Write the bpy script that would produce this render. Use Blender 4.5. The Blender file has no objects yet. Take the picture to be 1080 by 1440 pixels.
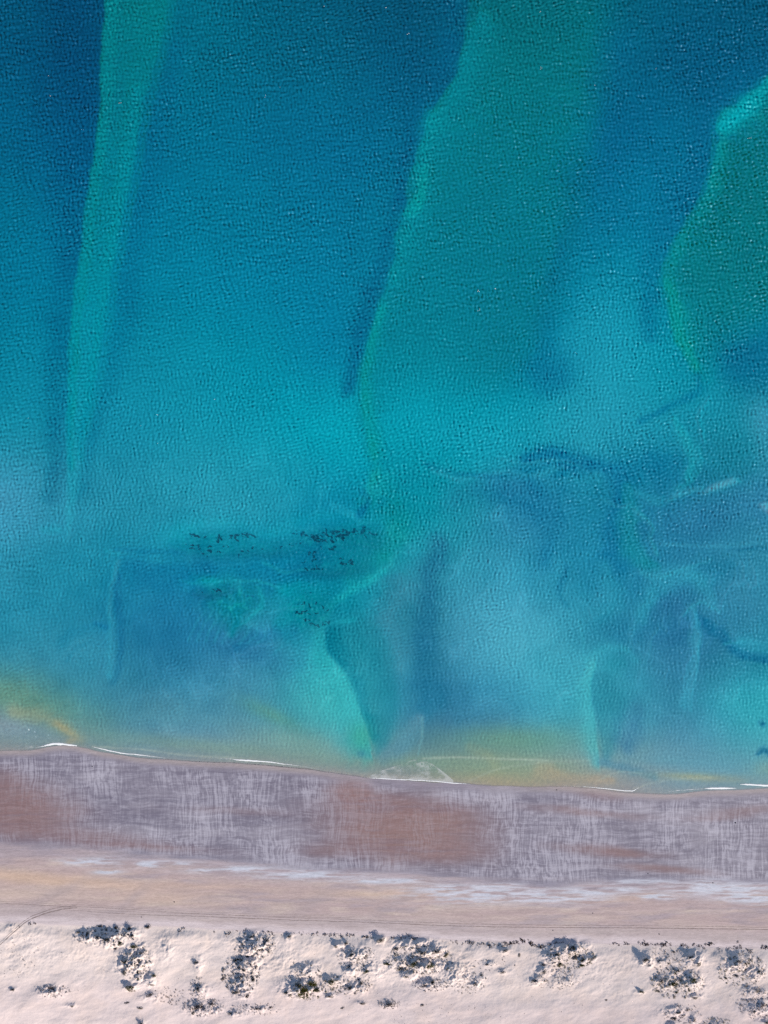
import bpy, math, random
import numpy as np
from mathutils import Vector, Matrix, Euler

# ---------------------------------------------------------------- camera, sky, sun, exposure
scene = bpy.context.scene
C = scene.collection
SUN_EL, SUN_AZ = 27.0, -38.0            # degrees; azimuth counted from east, negative = south-east
cd = bpy.data.cameras.new('camera'); cam = bpy.data.objects.new('camera', cd); C.objects.link(cam)
cam.location = (0, 0, 900); cam.rotation_euler = (0, 0, 0)
cd.sensor_fit = 'VERTICAL'; cd.sensor_height = 24; cd.lens = 24 * 900 / 864.0
cd.clip_start = 1; cd.clip_end = 12000
scene.camera = cam
W = bpy.data.worlds.new('World'); scene.world = W; W.use_nodes = True
wn = W.node_tree; wn.nodes.clear()
sky = wn.nodes.new('ShaderNodeTexSky'); sky.sky_type = 'NISHITA'; sky.sun_disc = False
sky.sun_elevation = math.radians(SUN_EL); sky.sun_rotation = math.radians(90 - SUN_AZ)
sky.air_density = 1.0; sky.dust_density = 0.3; sky.ozone_density = 3.0
bg = wn.nodes.new('ShaderNodeBackground'); bg.inputs[1].default_value = 0.085
wo = wn.nodes.new('ShaderNodeOutputWorld')
wn.links.new(sky.outputs[0], bg.inputs[0]); wn.links.new(bg.outputs[0], wo.inputs[0])
sl = bpy.data.lights.new('sun', 'SUN'); sl.energy = 5.0; sl.angle = math.radians(0.53); sl.color = (1.0, 0.91, 0.79)
sun = bpy.data.objects.new('sun', sl); C.objects.link(sun)
sd = Vector((math.cos(math.radians(SUN_EL)) * math.cos(math.radians(SUN_AZ)), math.cos(math.radians(SUN_EL)) * math.sin(math.radians(SUN_AZ)), math.sin(math.radians(SUN_EL))))
sun.rotation_euler = sd.to_track_quat('Z', 'Y').to_euler(); sun.location = sd * 1500
vs = scene.view_settings; vs.view_transform = 'Standard'; vs.look = 'None'; vs.exposure = 0.60; vs.gamma = 1.0; vs.use_curve_mapping = False
scene.cycles.use_denoising = False
scene.cycles.max_bounces = 4; scene.cycles.diffuse_bounces = 2; scene.cycles.transparent_max_bounces = 8
FLOOR = np.array((.0022, .0042, .0060))     # sky mirrored by the water
KLIT = np.array([1.257,1.253,1.299])                    # what a level white surface reflects in this light: real albedo = seen / KLIT

# ---------------------------------------------------------------- survey of the place
# The coast was surveyed on a plan grid: u runs east, v runs inland, one unit = 0.6 m.
U0, V0, PX = 540.0, 720.0, 0.6

def lat(ix, iy, seed):
    h = (ix.astype(np.int64) * 374761393 + iy.astype(np.int64) * 668265263 + seed * 1442695041) & 0xFFFFFFFF
    h = ((h ^ (h >> 13)) * 1274126177) & 0xFFFFFFFF
    h = ((h ^ (h >> 16)) * 2246822519) & 0xFFFFFFFF
    return ((h ^ (h >> 15)) & 0xFFFFFF) / float(0xFFFFFF)

def vn(x, y, seed=0):
    x0 = np.floor(x); y0 = np.floor(y)
    fx = x - x0; fy = y - y0
    fx = fx * fx * fx * (fx * (fx * 6 - 15) + 10); fy = fy * fy * fy * (fy * (fy * 6 - 15) + 10)
    a = lat(x0, y0, seed); b = lat(x0 + 1, y0, seed); c = lat(x0, y0 + 1, seed); d = lat(x0 + 1, y0 + 1, seed)
    return (a + (b - a) * fx) * (1 - fy) + (c + (d - c) * fx) * fy - 0.5

def fbm(x, y, seed=0, n=4, gain=0.5):
    s = 0; amp = 1.0; t = 0
    for i in range(n):
        s = s + amp * vn(x * 2 ** i + 17.3 * i, y * 2 ** i - 9.1 * i, seed + i * 7); t += amp; amp *= gain
    return 2 * s / t                                   # about -1..1

def ss(t):
    t = np.clip(t, 0, 1); return t * t * (3 - 2 * t)

def crv(v, pts):
    p = np.array(pts, float); return np.interp(v, p[:, 0], p[:, 1])

def scrv(v, pts):                                      # smooth curve through points (cubic hermite)
    p = np.array(pts, float); x, y = p[:, 0], p[:, 1]
    m = np.gradient(y, x); i = np.clip(np.searchsorted(x, v) - 1, 0, len(x) - 2)
    h = x[i + 1] - x[i]; t = np.clip((v - x[i]) / h, 0, 1)
    return (y[i] * (2*t**3 - 3*t**2 + 1) + m[i] * h * (t**3 - 2*t**2 + t) + y[i+1] * (3*t**2 - 2*t**3) + m[i+1] * h * (t**3 - t**2))

SHORE = [(-200, 1056), (0, 1056), (50, 1055), (75, 1050), (105, 1050), (140, 1058), (200, 1066), (260, 1071), (330, 1074), (430, 1082), (520, 1094), (640, 1102), (720, 1106), (800, 1107), (880, 1115), (930, 1118), (980, 1114), (1080, 1109), (1280, 1105)]
WETEND = [(-200, 1184), (0, 1183), (80, 1186), (150, 1194), (260, 1203), (360, 1212), (430, 1220), (520, 1222), (620, 1228), (700, 1236), (800, 1240), (900, 1238), (1080, 1236), (1280, 1236)]
TOE = [(-200, 1290), (0, 1294), (100, 1298), (220, 1300), (300, 1304), (400, 1310), (500, 1312), (600, 1317), (700, 1322), (760, 1325), (800, 1322), (850, 1324), (960, 1328), (1080, 1332), (1280, 1338)]

def shore(u): return scrv(u, SHORE) + 1.6 * fbm(u / 40.0, u * 0 + 3.3, 5, 3)
def wetend(u): return scrv(u, WETEND)
def toe(u): return scrv(u, TOE) + 1.5 * fbm(u / 25.0, u * 0 + 8.3, 15, 3)

def lin(c):
    c = np.asarray(c, float) / 255.0
    return np.where(c <= 0.04045, c / 12.92, ((c + 0.055) / 1.055) ** 2.4)

def catmull(f):                                        # weights
    return (-0.5*f + f*f - 0.5*f**3, 1 - 2.5*f*f + 1.5*f**3, 0.5*f + 2*f*f - 1.5*f**3, -0.5*f*f + 0.5*f**3)

XS = [0, 120, 240, 360, 480, 600, 720, 840, 960, 1080]
SEA = np.array([
 [(4,84,128),(2,74,120),(2,98,138),(2,92,136),(0,84,130),(0,78,124),(0,100,128),(2,96,134),(2,86,134),(4,82,130)],
 [(4,88,134),(2,78,126),(3,100,144),(0,98,144),(0,92,140),(0,86,136),(0,106,136),(0,98,142),(2,88,140),(2,86,138)],
 [(2,98,144),(2,92,142),(4,108,150),(0,110,154),(0,106,152),(0,105,148),(0,108,146),(2,98,146),(4,106,152),(0,104,145)],
 [(4,110,152),(4,108,154),(6,118,160),(0,118,160),(0,114,158),(0,114,152),(0,112,152),(4,112,156),(6,114,158),(0,112,140)],
 [(8,116,158),(8,120,162),(8,126,166),(4,126,168),(0,120,163),(0,122,158),(0,112,156),(10,130,168),(4,126,164),(0,120,150)],
 [(12,126,164),(14,130,168),(14,136,172),(8,138,174),(4,130,172),(0,132,160),(0,118,158),(24,144,178),(8,138,170),(8,118,160)],
 [(24,136,172),(22,138,174),(22,142,176),(16,148,180),(4,156,182),(10,152,176),(16,146,176),(34,148,180),(20,134,168),(34,138,168)],
 [(60,146,182),(42,142,176),(38,146,178),(34,148,180),(14,138,176),(10,142,164),(36,130,172),(26,128,168),(26,118,162),(44,130,170)],
 [(42,138,174),(28,132,170),(22,126,168),(16,128,170),(10,126,162),(40,142,172),(48,144,180),(30,130,172),(38,126,168),(44,134,170)],
 [(46,138,170),(42,132,168),(34,118,164),(48,132,172),(30,146,170),(44,124,160),(72,160,188),(48,142,174),(42,118,162),(38,132,166)],
 [(100,146,142),(72,136,152),(70,138,168),(76,144,164),(60,164,176),(52,122,158),(62,136,168),(66,160,178),(58,136,168),(50,160,178)],
 [(150,150,165),(150,152,158),(150,150,155),(150,150,150),(150,148,150),(140,150,135),(160,155,125),(150,152,150),(120,152,165),(110,158,172)],
 [(160,150,160)]*10], float)
SEA[:2, 2:] += (0, 5, -1)

def seabase(u, v):
    fu = np.clip(u / 120.0, 0, 8.999); fv = np.clip(v / 100.0, 0, 11.999)
    i = np.floor(fu).astype(int); j = np.floor(fv).astype(int)
    wu = catmull(fu - i); wv = catmull(fv - j)
    out = np.zeros(u.shape + (3,))
    for b in range(4):
        jj = np.clip(j + b - 1, 0, 12)
        for a in range(4):
            ii = np.clip(i + a - 1, 0, 9)
            out += SEA[jj, ii] * (wu[a] * wv[b])[..., None]
    return np.clip(out, 0, 255)

class Paint:
    """Collects sediment, sand bars and deeper channels over the plan."""
    def __init__(s, u, v):
        s.u = u; s.v = v; s.c = seabase(u, v)
    def mix(s, m, col):
        m = np.clip(m, 0, 1)[..., None]
        col = np.asarray(col, float)
        s.c = s.c * (1 - m) + col * m
    def add(s, m, d):
        s.c = np.clip(s.c + m[..., None] * np.asarray(d, float), 0, 255)
    def band(s, L, R, cols, sl, sr, a=1, v0=-400, v1=2000, sv=20):
        v = s.v
        rg = 2.6 * fbm(s.u / 15, v / 19, 171, 3) + 2.2 * fbm(s.u / 5, v / 6, 173, 3)
        m = ss((s.u + rg - scrv(v, L)) / sl + 0.5) * ss((scrv(v, R) - s.u) / sr + 0.5) * a
        m = m * ss((v - v0) / sv + 0.5) * ss((v1 - v) / sv + 0.5)
        k = np.array(cols, float)
        s.mix(m, np.stack([np.interp(v, k[:, 0], k[:, i]) for i in (1, 2, 3)], -1))
    def spot(s, cx, cy, rx, ry, ang, col, a, p=1.0, add=False):
        R = max(rx, ry) * (2.6 if p >= 1 else 4); sel = (np.abs(s.u - cx) < R) & (np.abs(s.v - cy) < (R if ang else ry * 3))
        if abs(ang) > 0: sel &= np.abs(s.v - cy) < 3 * ry + R * abs(math.sin(math.radians(ang)))
        if not sel.any(): return
        U = s.u[sel]; V = s.v[sel]
        t = math.radians(ang); du = U - cx; dv = V - cy
        x = (du * math.cos(t) + dv * math.sin(t)) / rx; y = (-du * math.sin(t) + dv * math.cos(t)) / ry
        q = (x * x + y * y) * (1 + .5 * fbm(U / 50, V / 50, int(cx) & 255, 3))
        m = np.clip(a * np.exp(-(np.maximum(q, 0) ** p) * 0.7), 0, 1)[..., None]
        s.c[sel] = s.c[sel] * (1 - m) + np.asarray(col, float) * m
    def stroke(s, pts, col, a, side=None):
        """pts: (u, v, halfwidth); soft line, widest where told. side: (soft left, soft right) in half widths."""
        d = np.full(s.u.shape, 9e9); sg = np.zeros(s.u.shape); w = np.ones(s.u.shape)
        lo = [min(p[i] for p in pts) - 60 for i in (0, 1)]; hi = [max(p[i] for p in pts) + 60 for i in (0, 1)]
        sel = (s.u > lo[0]) & (s.u < hi[0]) & (s.v > lo[1]) & (s.v < hi[1])
        if not sel.any(): return
        U = s.u[sel]; V = s.v[sel]; D = np.full(U.shape, 9e9); W = np.ones(U.shape)
        P = []
        n = len(pts)
        tt = np.linspace(0, n - 1, 6 * (n - 1) + 1); idx = np.arange(n)
        for k in range(3):
            P.append(scrv(tt, list(zip(idx, [p[k] for p in pts]))) if n > 2 else np.interp(tt, idx, [p[k] for p in pts]))
        P = np.array(P).T
        for (a0, b0, w0), (a1, b1, w1) in zip(P[:-1], P[1:]):
            ex, ey = a1 - a0, b1 - b0; L2 = ex * ex + ey * ey + 1e-9
            t = np.clip(((U - a0) * ex + (V - b0) * ey) / L2, 0, 1)
            dx = U - a0 - t * ex; dy = V - b0 - t * ey
            dist = np.hypot(dx, dy); ww = np.maximum(w0 + (w1 - w0) * t, 0.5)
            if side:
                sgn = (ex * dy - ey * dx) > 0
                dist = np.where(sgn, dist / side[0], dist / side[1])
            k = dist / ww < D / W
            D = np.where(k, dist, D); W = np.where(k, ww, W)
        D = D * (1 + .35 * fbm(U / 22, V / 22, int(pts[0][0]) & 255, 3)) + W * .25 * np.maximum(fbm(U / 9, V / 9, 7, 2), 0)
        m = np.zeros(s.u.shape); m[sel] = min(a * 1.2, .9) * np.exp(-(D / W) ** 2.6 * .9) * (1 + .5 * fbm(U / 30, V / 30, (int(pts[0][1]) + 9) & 255, 3))
        s.mix(m, col)
    def poly(s, pts, col, a, soft=4, smooth=0):
        """filled outline with a soft edge"""
        p = np.array(pts, float)
        lo = p.min(0) - 3 * soft; hi = p.max(0) + 3 * soft
        sel = (s.u > lo[0]) & (s.u < hi[0]) & (s.v > lo[1]) & (s.v < hi[1])
        if not sel.any(): return
        U = s.u[sel]; V = s.v[sel]; ins = np.zeros(U.shape, bool); D = np.full(U.shape, 9e9)
        for (a0, b0), (a1, b1) in zip(p, np.roll(p, -1, 0)):
            ex, ey = a1 - a0, b1 - b0
            t = np.clip(((U - a0) * ex + (V - b0) * ey) / (ex * ex + ey * ey + 1e-9), 0, 1)
            D = np.minimum(D, np.hypot(U - a0 - t * ex, V - b0 - t * ey))
            if abs(ey) > 1e-9:
                c = ((b0 > V) != (b1 > V)) & (U < ex * (V - b0) / ey + a0)
                ins ^= c
        m = np.zeros(s.u.shape); m[sel] = a * ss(np.where(ins, D, -D) / soft / 2 + 0.5)
        s.mix(m, col)

def sea_colour(u0, v0):
    u = u0 + 7 * fbm(u0 / 70, v0 / 70, 31, 3) + 1.8 * fbm(u0 / 12, v0 / 12, 41, 3)
    v = v0 + 7 * fbm(u0 / 70, v0 / 70, 51, 3) + 1.8 * fbm(u0 / 12, v0 / 12, 61, 3)
    nearshore = ss((v0 - 930) / 120)
    u = u * (1 - nearshore) + u0 * nearshore; v = v * (1 - nearshore) + v0 * nearshore
    P = Paint(u, v)
    # long sand streak at the left
    L1 = [(-200, 150), (0, 146), (100, 140), (200, 132), (300, 118), (400, 104), (500, 95), (600, 92), (680, 93), (745, 92), (760, 92)]
    R1 = [(-200, 262), (0, 242), (60, 228), (150, 206), (250, 190), (350, 168), (450, 146), (550, 134), (620, 116), (680, 104), (745, 95), (760, 93)]
    P.stroke([(120, 0, 36), (112, 150, 34), (96, 330, 26), (80, 520, 20), (74, 650, 16), (70, 700, 10)], (2, 78, 130), .25)
    P.stroke([(250, 60, 16), (215, 210, 20), (180, 380, 20), (152, 520, 18), (128, 620, 14), (110, 700, 10)], (4, 104, 150), .26)
    P.stroke([(112, 620, 5), (102, 680, 4), (94, 748, 2.5)], (40, 156, 182), .5)
    P.band(L1, R1, [(-50, 0, 122, 132), (0, 2, 122, 132), (150, 0, 125, 140), (300, 2, 132, 152), (450, 10, 140, 164), (600, 16, 144, 172), (700, 40, 154, 184), (760, 50, 156, 186)], 6, 18, .82, v1=742, sv=40)
    P.stroke([(158, 0, 12), (150, 120, 10), (134, 280, 8), (110, 420, 6), (100, 560, 6), (98, 660, 4)], (4, 138, 150), .40)
    P.stroke([(190, 130, 10), (178, 240, 10), (150, 380, 8), (128, 540, 7), (112, 640, 5)], (6, 140, 160), .35)
    # middle green bar
    L2 = [(-200, 680), (0, 660), (70, 648), (115, 634), (135, 618), (155, 606), (200, 592), (245, 576), (285, 570), (330, 560), (390, 546), (430, 532), (480, 522), (520, 506), (570, 498), (650, 506), (700, 530)]
    R2 = [(-200, 880), (0, 862), (100, 850), (200, 832), (300, 812), (400, 786), (480, 762), (560, 700), (700, 640)]
    P.stroke([(640, 0, 26), (628, 90, 24), (596, 160, 20), (570, 250, 18), (556, 330, 18), (530, 400, 18), (508, 480, 16), (492, 545, 10)], (0, 92, 142), .42)
    P.band(L2, R2, [(-50, 0, 106, 124), (60, 2, 113, 128), (150, 0, 121, 136), (300, 0, 122, 142), (400, 0, 123, 146), (480, 0, 126, 150), (560, 0, 132, 156)], 5, 60, .85, v1=560, sv=120)
    P.stroke([(668, 40, 14), (640, 130, 18), (612, 180, 18), (598, 240, 14), (586, 300, 12), (566, 360, 10), (546, 420, 10), (530, 470, 10), (516, 540, 12), (508, 590, 14), (516, 640, 14)], (6, 134, 154), .45, side=(.5, 2.2))
    P.stroke([(598, 240, 7), (588, 280, 9), (575, 298, 5)], (12, 156, 154), .45)
    P.stroke([(534, 440, 6), (522, 490, 7), (513, 560, 9), (524, 640, 8)], (8, 150, 150), .40, side=(.7, 1.6))
    for (a, c, ru, rv, an, al) in ((604, 168, 13, 20, 20, .5), (594, 205, 10, 16, 10, .4), (590, 240, 11, 18, 15, .5), (580, 292, 9, 14, 20, .6), (568, 335, 9, 18, 15, .35), (552, 385, 8, 20, 20, .35), (536, 436, 8, 22, 15, .4)):
        P.spot(a, c, ru, rv, an, (14, 154, 170), al)
    # channel right of the middle bar
    P.stroke([(880, 60, 26), (840, 160, 26), (815, 240, 26), (800, 320, 22), (778, 400, 20), (770, 460, 20), (790, 530, 20), (760, 545, 14)], (0, 102, 150), .34)
    P.spot(778, 520, 34, 20, 20, (6, 100, 150), .55)
    P.spot(850, 470, 60, 90, 20, (26, 148, 184), .5)
    P.spot(890, 250, 50, 60, 20, (8, 118, 162), .5)
    # right hand bar
    L3 = [(-200, 1200), (80, 1100), (115, 1076), (150, 1030), (165, 1010), (200, 1004), (240, 998), (290, 974), (340, 950), (380, 936), (420, 938), (460, 950), (500, 966), (540, 988), (580, 1000)]
    P.stroke([(1060, 90, 20), (1000, 170, 20), (975, 270, 24), (935, 350, 22), (916, 420, 18), (920, 470, 14)], (0, 98, 148), .32)
    P.band(L3, [(-200, 1500), (300, 1400), (400, 1130), (460, 1060), (500, 1010), (560, 1000), (600, 1000)], [(100, 0, 120, 132), (200, 0, 120, 134), (300, 0, 118, 130), (400, 0, 120, 134), (480, 0, 128, 144), (540, 6, 136, 160)], 6, 70, .85, v1=545, sv=50)
    P.stroke([(1080, 120, 12), (1052, 150, 16), (1026, 172, 14), (1012, 180, 8)], (6, 156, 174), .75)
    P.spot(1048, 158, 22, 12, -30, (10, 164, 182), .5)
    P.stroke([(1008, 205, 8), (1000, 245, 8), (978, 295, 8), (952, 345, 8), (938, 385, 9), (940, 420, 10), (956, 460, 12), (972, 500, 10), (990, 535, 6)], (4, 140, 154), .5, side=(.5, 2.2))
    P.stroke([(938, 400, 8), (952, 455, 9), (966, 485, 8), (982, 520, 6)], (10, 152, 150), .45)
    P.spot(1030, 390, 46, 60, 0, (0, 114, 130), .3)
    P.spot(1055, 510, 40, 34, 20, (0, 98, 146), .65)
    P.spot(1080, 590, 22, 32, 0, (70, 154, 190), .6)
    P.stroke([(986, 530, 5), (988, 548, 6), (970, 562, 6), (940, 575, 5), (905, 592, 6)], (0, 108, 156), .5)
    P.spot(900, 610, 60, 40, 0, (30, 146, 182), .35)
    P.spot(920, 655, 44, 20, 5, (4, 106, 156), .55)
    P.spot(1030, 640, 36, 60, 15, (8, 116, 150), .45)
    P.spot(1005, 570, 30, 30, 0, (24, 146, 180), .4)
    P.stroke([(948, 592, 5), (958, 610, 7), (966, 630, 7), (972, 650, 6), (968, 670, 5)], (30, 156, 176), .6)
    P.stroke([(978, 630, 5), (984, 655, 5), (972, 676, 5), (955, 684, 6)], (30, 150, 176), .5)
    # swirl of channels in the middle
    P.spot(610, 605, 60, 60, 40, (10, 156, 184), .55)
    P.spot(690, 620, 70, 26, 15, (22, 154, 186), .45)
    P.stroke([(600, 650, 4), (640, 664, 5), (690, 668, 4), (740, 662, 4), (790, 666, 5)], (10, 118, 162), .55)
    P.stroke([(610, 660, 4), (650, 674, 4), (700, 662, 3), (750, 670, 4), (790, 658, 4)], (48, 156, 188), .45)
    P.stroke([(740, 645, 12), (800, 645, 16), (860, 655, 12), (880, 690, 14), (868, 740, 18), (866, 790, 22)], (6, 104, 158), .5)
    P.stroke([(700, 690, 24), (750, 700, 30), (775, 740, 22), (770, 790, 12)], (20, 116, 166), .45)
    P.stroke([(640, 700, 20), (690, 682, 18), (745, 690, 14)], (34, 122, 168), .4)
    P.stroke([(528, 668, 12), (520, 700, 14), (545, 690, 20), (560, 740, 26), (540, 780, 26), (500, 815, 20)], (14, 148, 156), .55)
    P.spot(590, 690, 44, 40, -35, (4, 128, 158), .5)
    P.stroke([(510, 690, 5), (516, 705, 5), (504, 722, 5)], (6, 104, 158), .5)
    # bluish plateau right
    P.spot(1000, 725, 80, 30, -12, (44, 122, 168), .6)
    P.poly([(996, 692), (1006, 679), (1018, 673), (1032, 671), (1038, 679), (1026, 682), (1014, 688), (1004, 690)], (90, 172, 192), .5, 4)
    P.stroke([(990, 692, 3), (1010, 682, 5), (1034, 676, 4)], (110, 186, 198), .12)
    P.poly([(1064, 712), (1076, 706), (1095, 712), (1095, 730), (1080, 724)], (90, 178, 200), .7, 3)
    P.stroke([(886, 682, 8), (884, 720, 12), (886, 760, 14), (900, 790, 10), (920, 800, 8)], (20, 136, 160), .5)
    P.stroke([(892, 714, 2.5), (906, 728, 3), (916, 742, 3), (914, 764, 3), (922, 782, 3)], (52, 156, 178), .4)
    P.stroke([(896, 690, 5), (920, 700, 8), (955, 690, 10)], (36, 142, 178), .5)
    P.stroke([(930, 766, 3), (970, 764, 2), (1020, 768, 2.5), (1075, 766, 2.5)], (60, 150, 184), .35)
    P.stroke([(1040, 776, 2), (1060, 774, 2), (1090, 776, 2)], (10, 100, 150), .5)
    P.stroke([(1000, 806, 22), (1020, 800, 16)], (18, 116, 162), .45)
    P.stroke([(900, 860, 12), (930, 820, 16), (975, 812, 14), (1000, 850, 10)], (48, 152, 184), .5)
    P.stroke([(850, 800, 14), (860, 840, 14), (848, 870, 10)], (44, 146, 180), .45)
    P.stroke([(930, 855, 16), (950, 850, 18), (955, 890, 18), (930, 900, 14)], (38, 112, 160), .5)
    P.stroke([(975, 870, 8), (1010, 890, 9), (1040, 915, 8), (1090, 930, 8)], (4, 98, 152), .6)
    P.spot(1050, 850, 36, 36, 0, (60, 132, 170), .45)
    P.stroke([(975, 860, 6), (975, 920, 7), (964, 990, 8)], (60, 154, 184), .5)
    P.spot(870, 890, 44, 22, -10, (20, 108, 158), .45)
    P.stroke([(826, 930, 8), (850, 914, 6), (880, 914, 5), (892, 930, 4)], (50, 156, 180), .5)
    P.stroke([(892, 870, 4), (888, 900, 4), (886, 950, 6)], (50, 140, 176), .45)
    P.spot(866, 935, 20, 16, 0, (26, 140, 162), .4)
    P.poly([(832, 950), (862, 946), (884, 985), (874, 1030), (856, 1075), (846, 1075), (842, 1040), (833, 990)], (26, 120, 152), .5, 9)
    P.stroke([(895, 1000, 18), (880, 1040, 18)], (52, 116, 158), .5)
    P.stroke([(838, 940, 5), (830, 975, 7), (834, 1010, 7), (838, 1045, 7), (842, 1070, 5)], (74, 182, 194), .62, side=(2.2, .35))
    P.spot(1050, 990, 44, 26, 0, (48, 166, 184), .6)
    P.spot(1072, 1018, 4, 3, 30, (14, 100, 150), .9)
    P.stroke([(1066, 1060, 3), (1074, 1055, 4), (1086, 1062, 4)], (28, 110, 155), .8)
    P.stroke([(1042, 905, 12), (1090, 915, 12)], (40, 150, 184), .4)
    for q in (([(845, 700, 2), (870, 712, 2.5), (888, 705, 2)], (48, 148, 182)), ([(900, 806, 3), (925, 812, 3), (960, 800, 3), (1000, 786, 2)], (50, 152, 182)), ([(960, 866, 2), (985, 850, 2.5), (1010, 862, 2)], (56, 156, 186)),
              ([(1020, 905, 2), (1050, 900, 2.5), (1085, 904, 2)], (52, 158, 188)), ([(815, 870, 3), (822, 900, 3), (818, 930, 3)], (54, 158, 184)), ([(940, 700, 3), (965, 690, 4), (990, 684, 3)], (60, 156, 184)),
              ([(700, 640, 2), (740, 652, 2.5), (780, 648, 2), (820, 652, 2)], (44, 152, 184)), ([(795, 560, 2), (770, 580, 3), (772, 610, 3)], (34, 150, 182)), ([(800, 800, 4), (790, 830, 5), (800, 850, 4)], (18, 112, 160)),
              ([(980, 900, 2), (978, 950, 2.5), (972, 1000, 2)], (66, 160, 188)), ([(925, 880, 1.6), (905, 930, 2), (895, 960, 2)], (58, 146, 180)), ([(1000, 560, 2), (985, 590, 2.5), (990, 620, 2)], (44, 156, 184))):
        P.stroke(q[0], q[1], .42)
    # central pale flat and dark tongue
    P.spot(700, 900, 80, 56, 10, (74, 162, 188), .55)
    P.spot(780, 960, 60, 70, 0, (62, 166, 184), .45)
    P.stroke([(614, 770, 16), (602, 820, 18), (598, 880, 22), (592, 930, 26), (606, 970, 24), (598, 995, 14)], (30, 112, 156), .62)
    P.stroke([(560, 830, 26), (545, 880, 24), (560, 940, 18)], (60, 138, 164), .5)
    P.poly([(458, 890), (500, 860), (530, 880), (555, 930), (560, 1000), (545, 1050), (528, 1068), (524, 1040), (512, 1000), (500, 970), (478, 935), (461, 915)], (24, 126, 152), .55, 9)
    P.stroke([(463, 895, 6), (470, 925, 9), (494, 965, 8), (508, 1000, 6), (520, 1035, 4)], (4, 116, 150), .55, side=(.35, 2.4))
    P.stroke([(455, 880, 8), (462, 920, 14), (484, 955, 18), (498, 990, 18), (512, 1030, 16), (520, 1055, 10)], (44, 172, 184), .6, side=(2.2, .3))
    P.spot(470, 990, 50, 40, 40, (74, 176, 180), .35)
    # kelp flat and dark pocket, left centre
    P.stroke([(400, 880, 14), (430, 860, 24), (440, 840, 20), (400, 830, 10)], (4, 146, 168), .55)
    P.stroke([(540, 805, 6), (500, 830, 7), (470, 850, 7), (455, 876, 6)], (30, 168, 182), .6)
    P.stroke([(500, 874, 3), (470, 876, 3), (450, 884, 4)], (30, 160, 180), .5)
    P.spot(432, 862, 20, 14, 0, (6, 128, 146), .5)
    P.spot(330, 850, 26, 24, 40, (10, 136, 150), .75)
    P.stroke([(270, 810, 8), (300, 826, 12), (330, 862, 10), (322, 892, 6)], (10, 142, 164), .5)
    mot = ss(.1 + 2.0 * fbm(u / 7, v / 5, 93, 3))
    for (a, c, ru, rv, am) in ((300, 762, 50, 16, .5), (470, 760, 56, 18, .55), (350, 772, 60, 12, .3), (460, 796, 50, 14, .45), (325, 842, 44, 30, .45), (435, 858, 34, 24, .5)):
        g_ = np.exp(-(((u - a) / ru) ** 2 + ((v - c) / rv) ** 2) ** 1.5) * am
        P.mix(g_ * mot, (24, 162, 172)); P.mix(g_ * (1 - mot) * .9, (4, 112, 146))
    P.spot(330, 765, 60, 18, 0, (10, 142, 168), .25)
    P.spot(500, 770, 36, 22, -30, (16, 148, 158), .5)
    P.spot(440, 850, 50, 24, -10, (10, 146, 164), .4)
    P.spot(400, 800, 60, 20, 0, (6, 112, 162), .45)
    P.stroke([(250, 815, 2), (285, 822, 2.5), (330, 815, 2.5), (370, 820, 2), (400, 830, 2)], (30, 158, 178), .45)
    P.stroke([(370, 790, 2), (400, 805, 2.5), (430, 800, 2), (470, 806, 2)], (26, 152, 176), .4)
    P.stroke([(330, 880, 2), (350, 868, 2.5), (368, 845, 3), (360, 828, 3)], (22, 152, 172), .5)
    P.stroke([(380, 920, 2), (395, 905, 2.5), (420, 890, 2)], (40, 150, 182), .4)
    P.stroke([(96, 930, 2), (110, 912, 3), (130, 900, 2)], (16, 112, 160), .35)
    P.spot(450, 780, 44, 14, -10, (4, 112, 160), .4)
    P.spot(310, 766, 60, 14, 4, (10, 140, 172), .4)
    P.stroke([(150, 772, 4), (185, 784, 5), (230, 790, 6), (266, 786, 6)], (34, 148, 182), .5)
    P.stroke([(160, 770, 3), (200, 776, 3), (260, 776, 3)], (14, 112, 160), .35)
    P.stroke([(176, 800, 18), (200, 810, 30), (240, 815, 30), (290, 800, 14)], (14, 112, 162), .5)
    P.stroke([(166, 810, 6), (164, 840, 6), (170, 870, 5), (168, 920, 6), (156, 960, 5)], (20, 104, 156), .42)
    P.stroke([(162, 790, 3), (158, 820, 4), (156, 860, 5), (158, 900, 5), (152, 950, 5)], (50, 150, 182), .55)
    P.stroke([(92, 906, 10), (110, 888, 9), (150, 880, 8)], (30, 128, 170), .45)
    P.spot(120, 920, 30, 30, 0, (56, 146, 176), .4)
    P.stroke([(150, 880, 5), (134, 876, 4)], (16, 110, 165), .35)
    P.spot(230, 870, 60, 40, 0, (30, 116, 166), .45)
    P.spot(340, 915, 50, 16, 15, (34, 112, 164), .5)
    P.stroke([(410, 884, 12), (360, 896, 10), (330, 910, 6)], (26, 116, 168), .4)
    for k in range(9):
        x = 262 + k * 12
        P.stroke([(x + 26 - k * 2, 856 + k * 3, 2), (x + 10, 880 + k * 2, 2.2), (x, 905, 2)], (44, 150, 184), .30)
    P.stroke([(60, 745, 6), (80, 748, 5)], (36, 152, 184), .5)
    P.stroke([(98, 720, 4), (90, 760, 4)], (44, 150, 184), .4)
    P.spot(170, 660, 60, 70, 15, (20, 122, 166), .28)
    # near shore water: suspended sand and yellow algae bloom
    P.spot(30, 985, 90, 24, 20, (112, 150, 128), .6)
    P.spot(15, 1022, 60, 16, 8, (126, 146, 164), .75)
    P.stroke([(20, 1000, 10), (60, 1008, 11), (90, 1024, 12), (112, 1040, 9)], (146, 156, 132), .5)
    P.stroke([(80, 1018, 5), (105, 1036, 6), (96, 1044, 5)], (172, 162, 124), .4)
    P.spot(230, 1000, 60, 30, 0, (84, 140, 150), .4)
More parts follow.
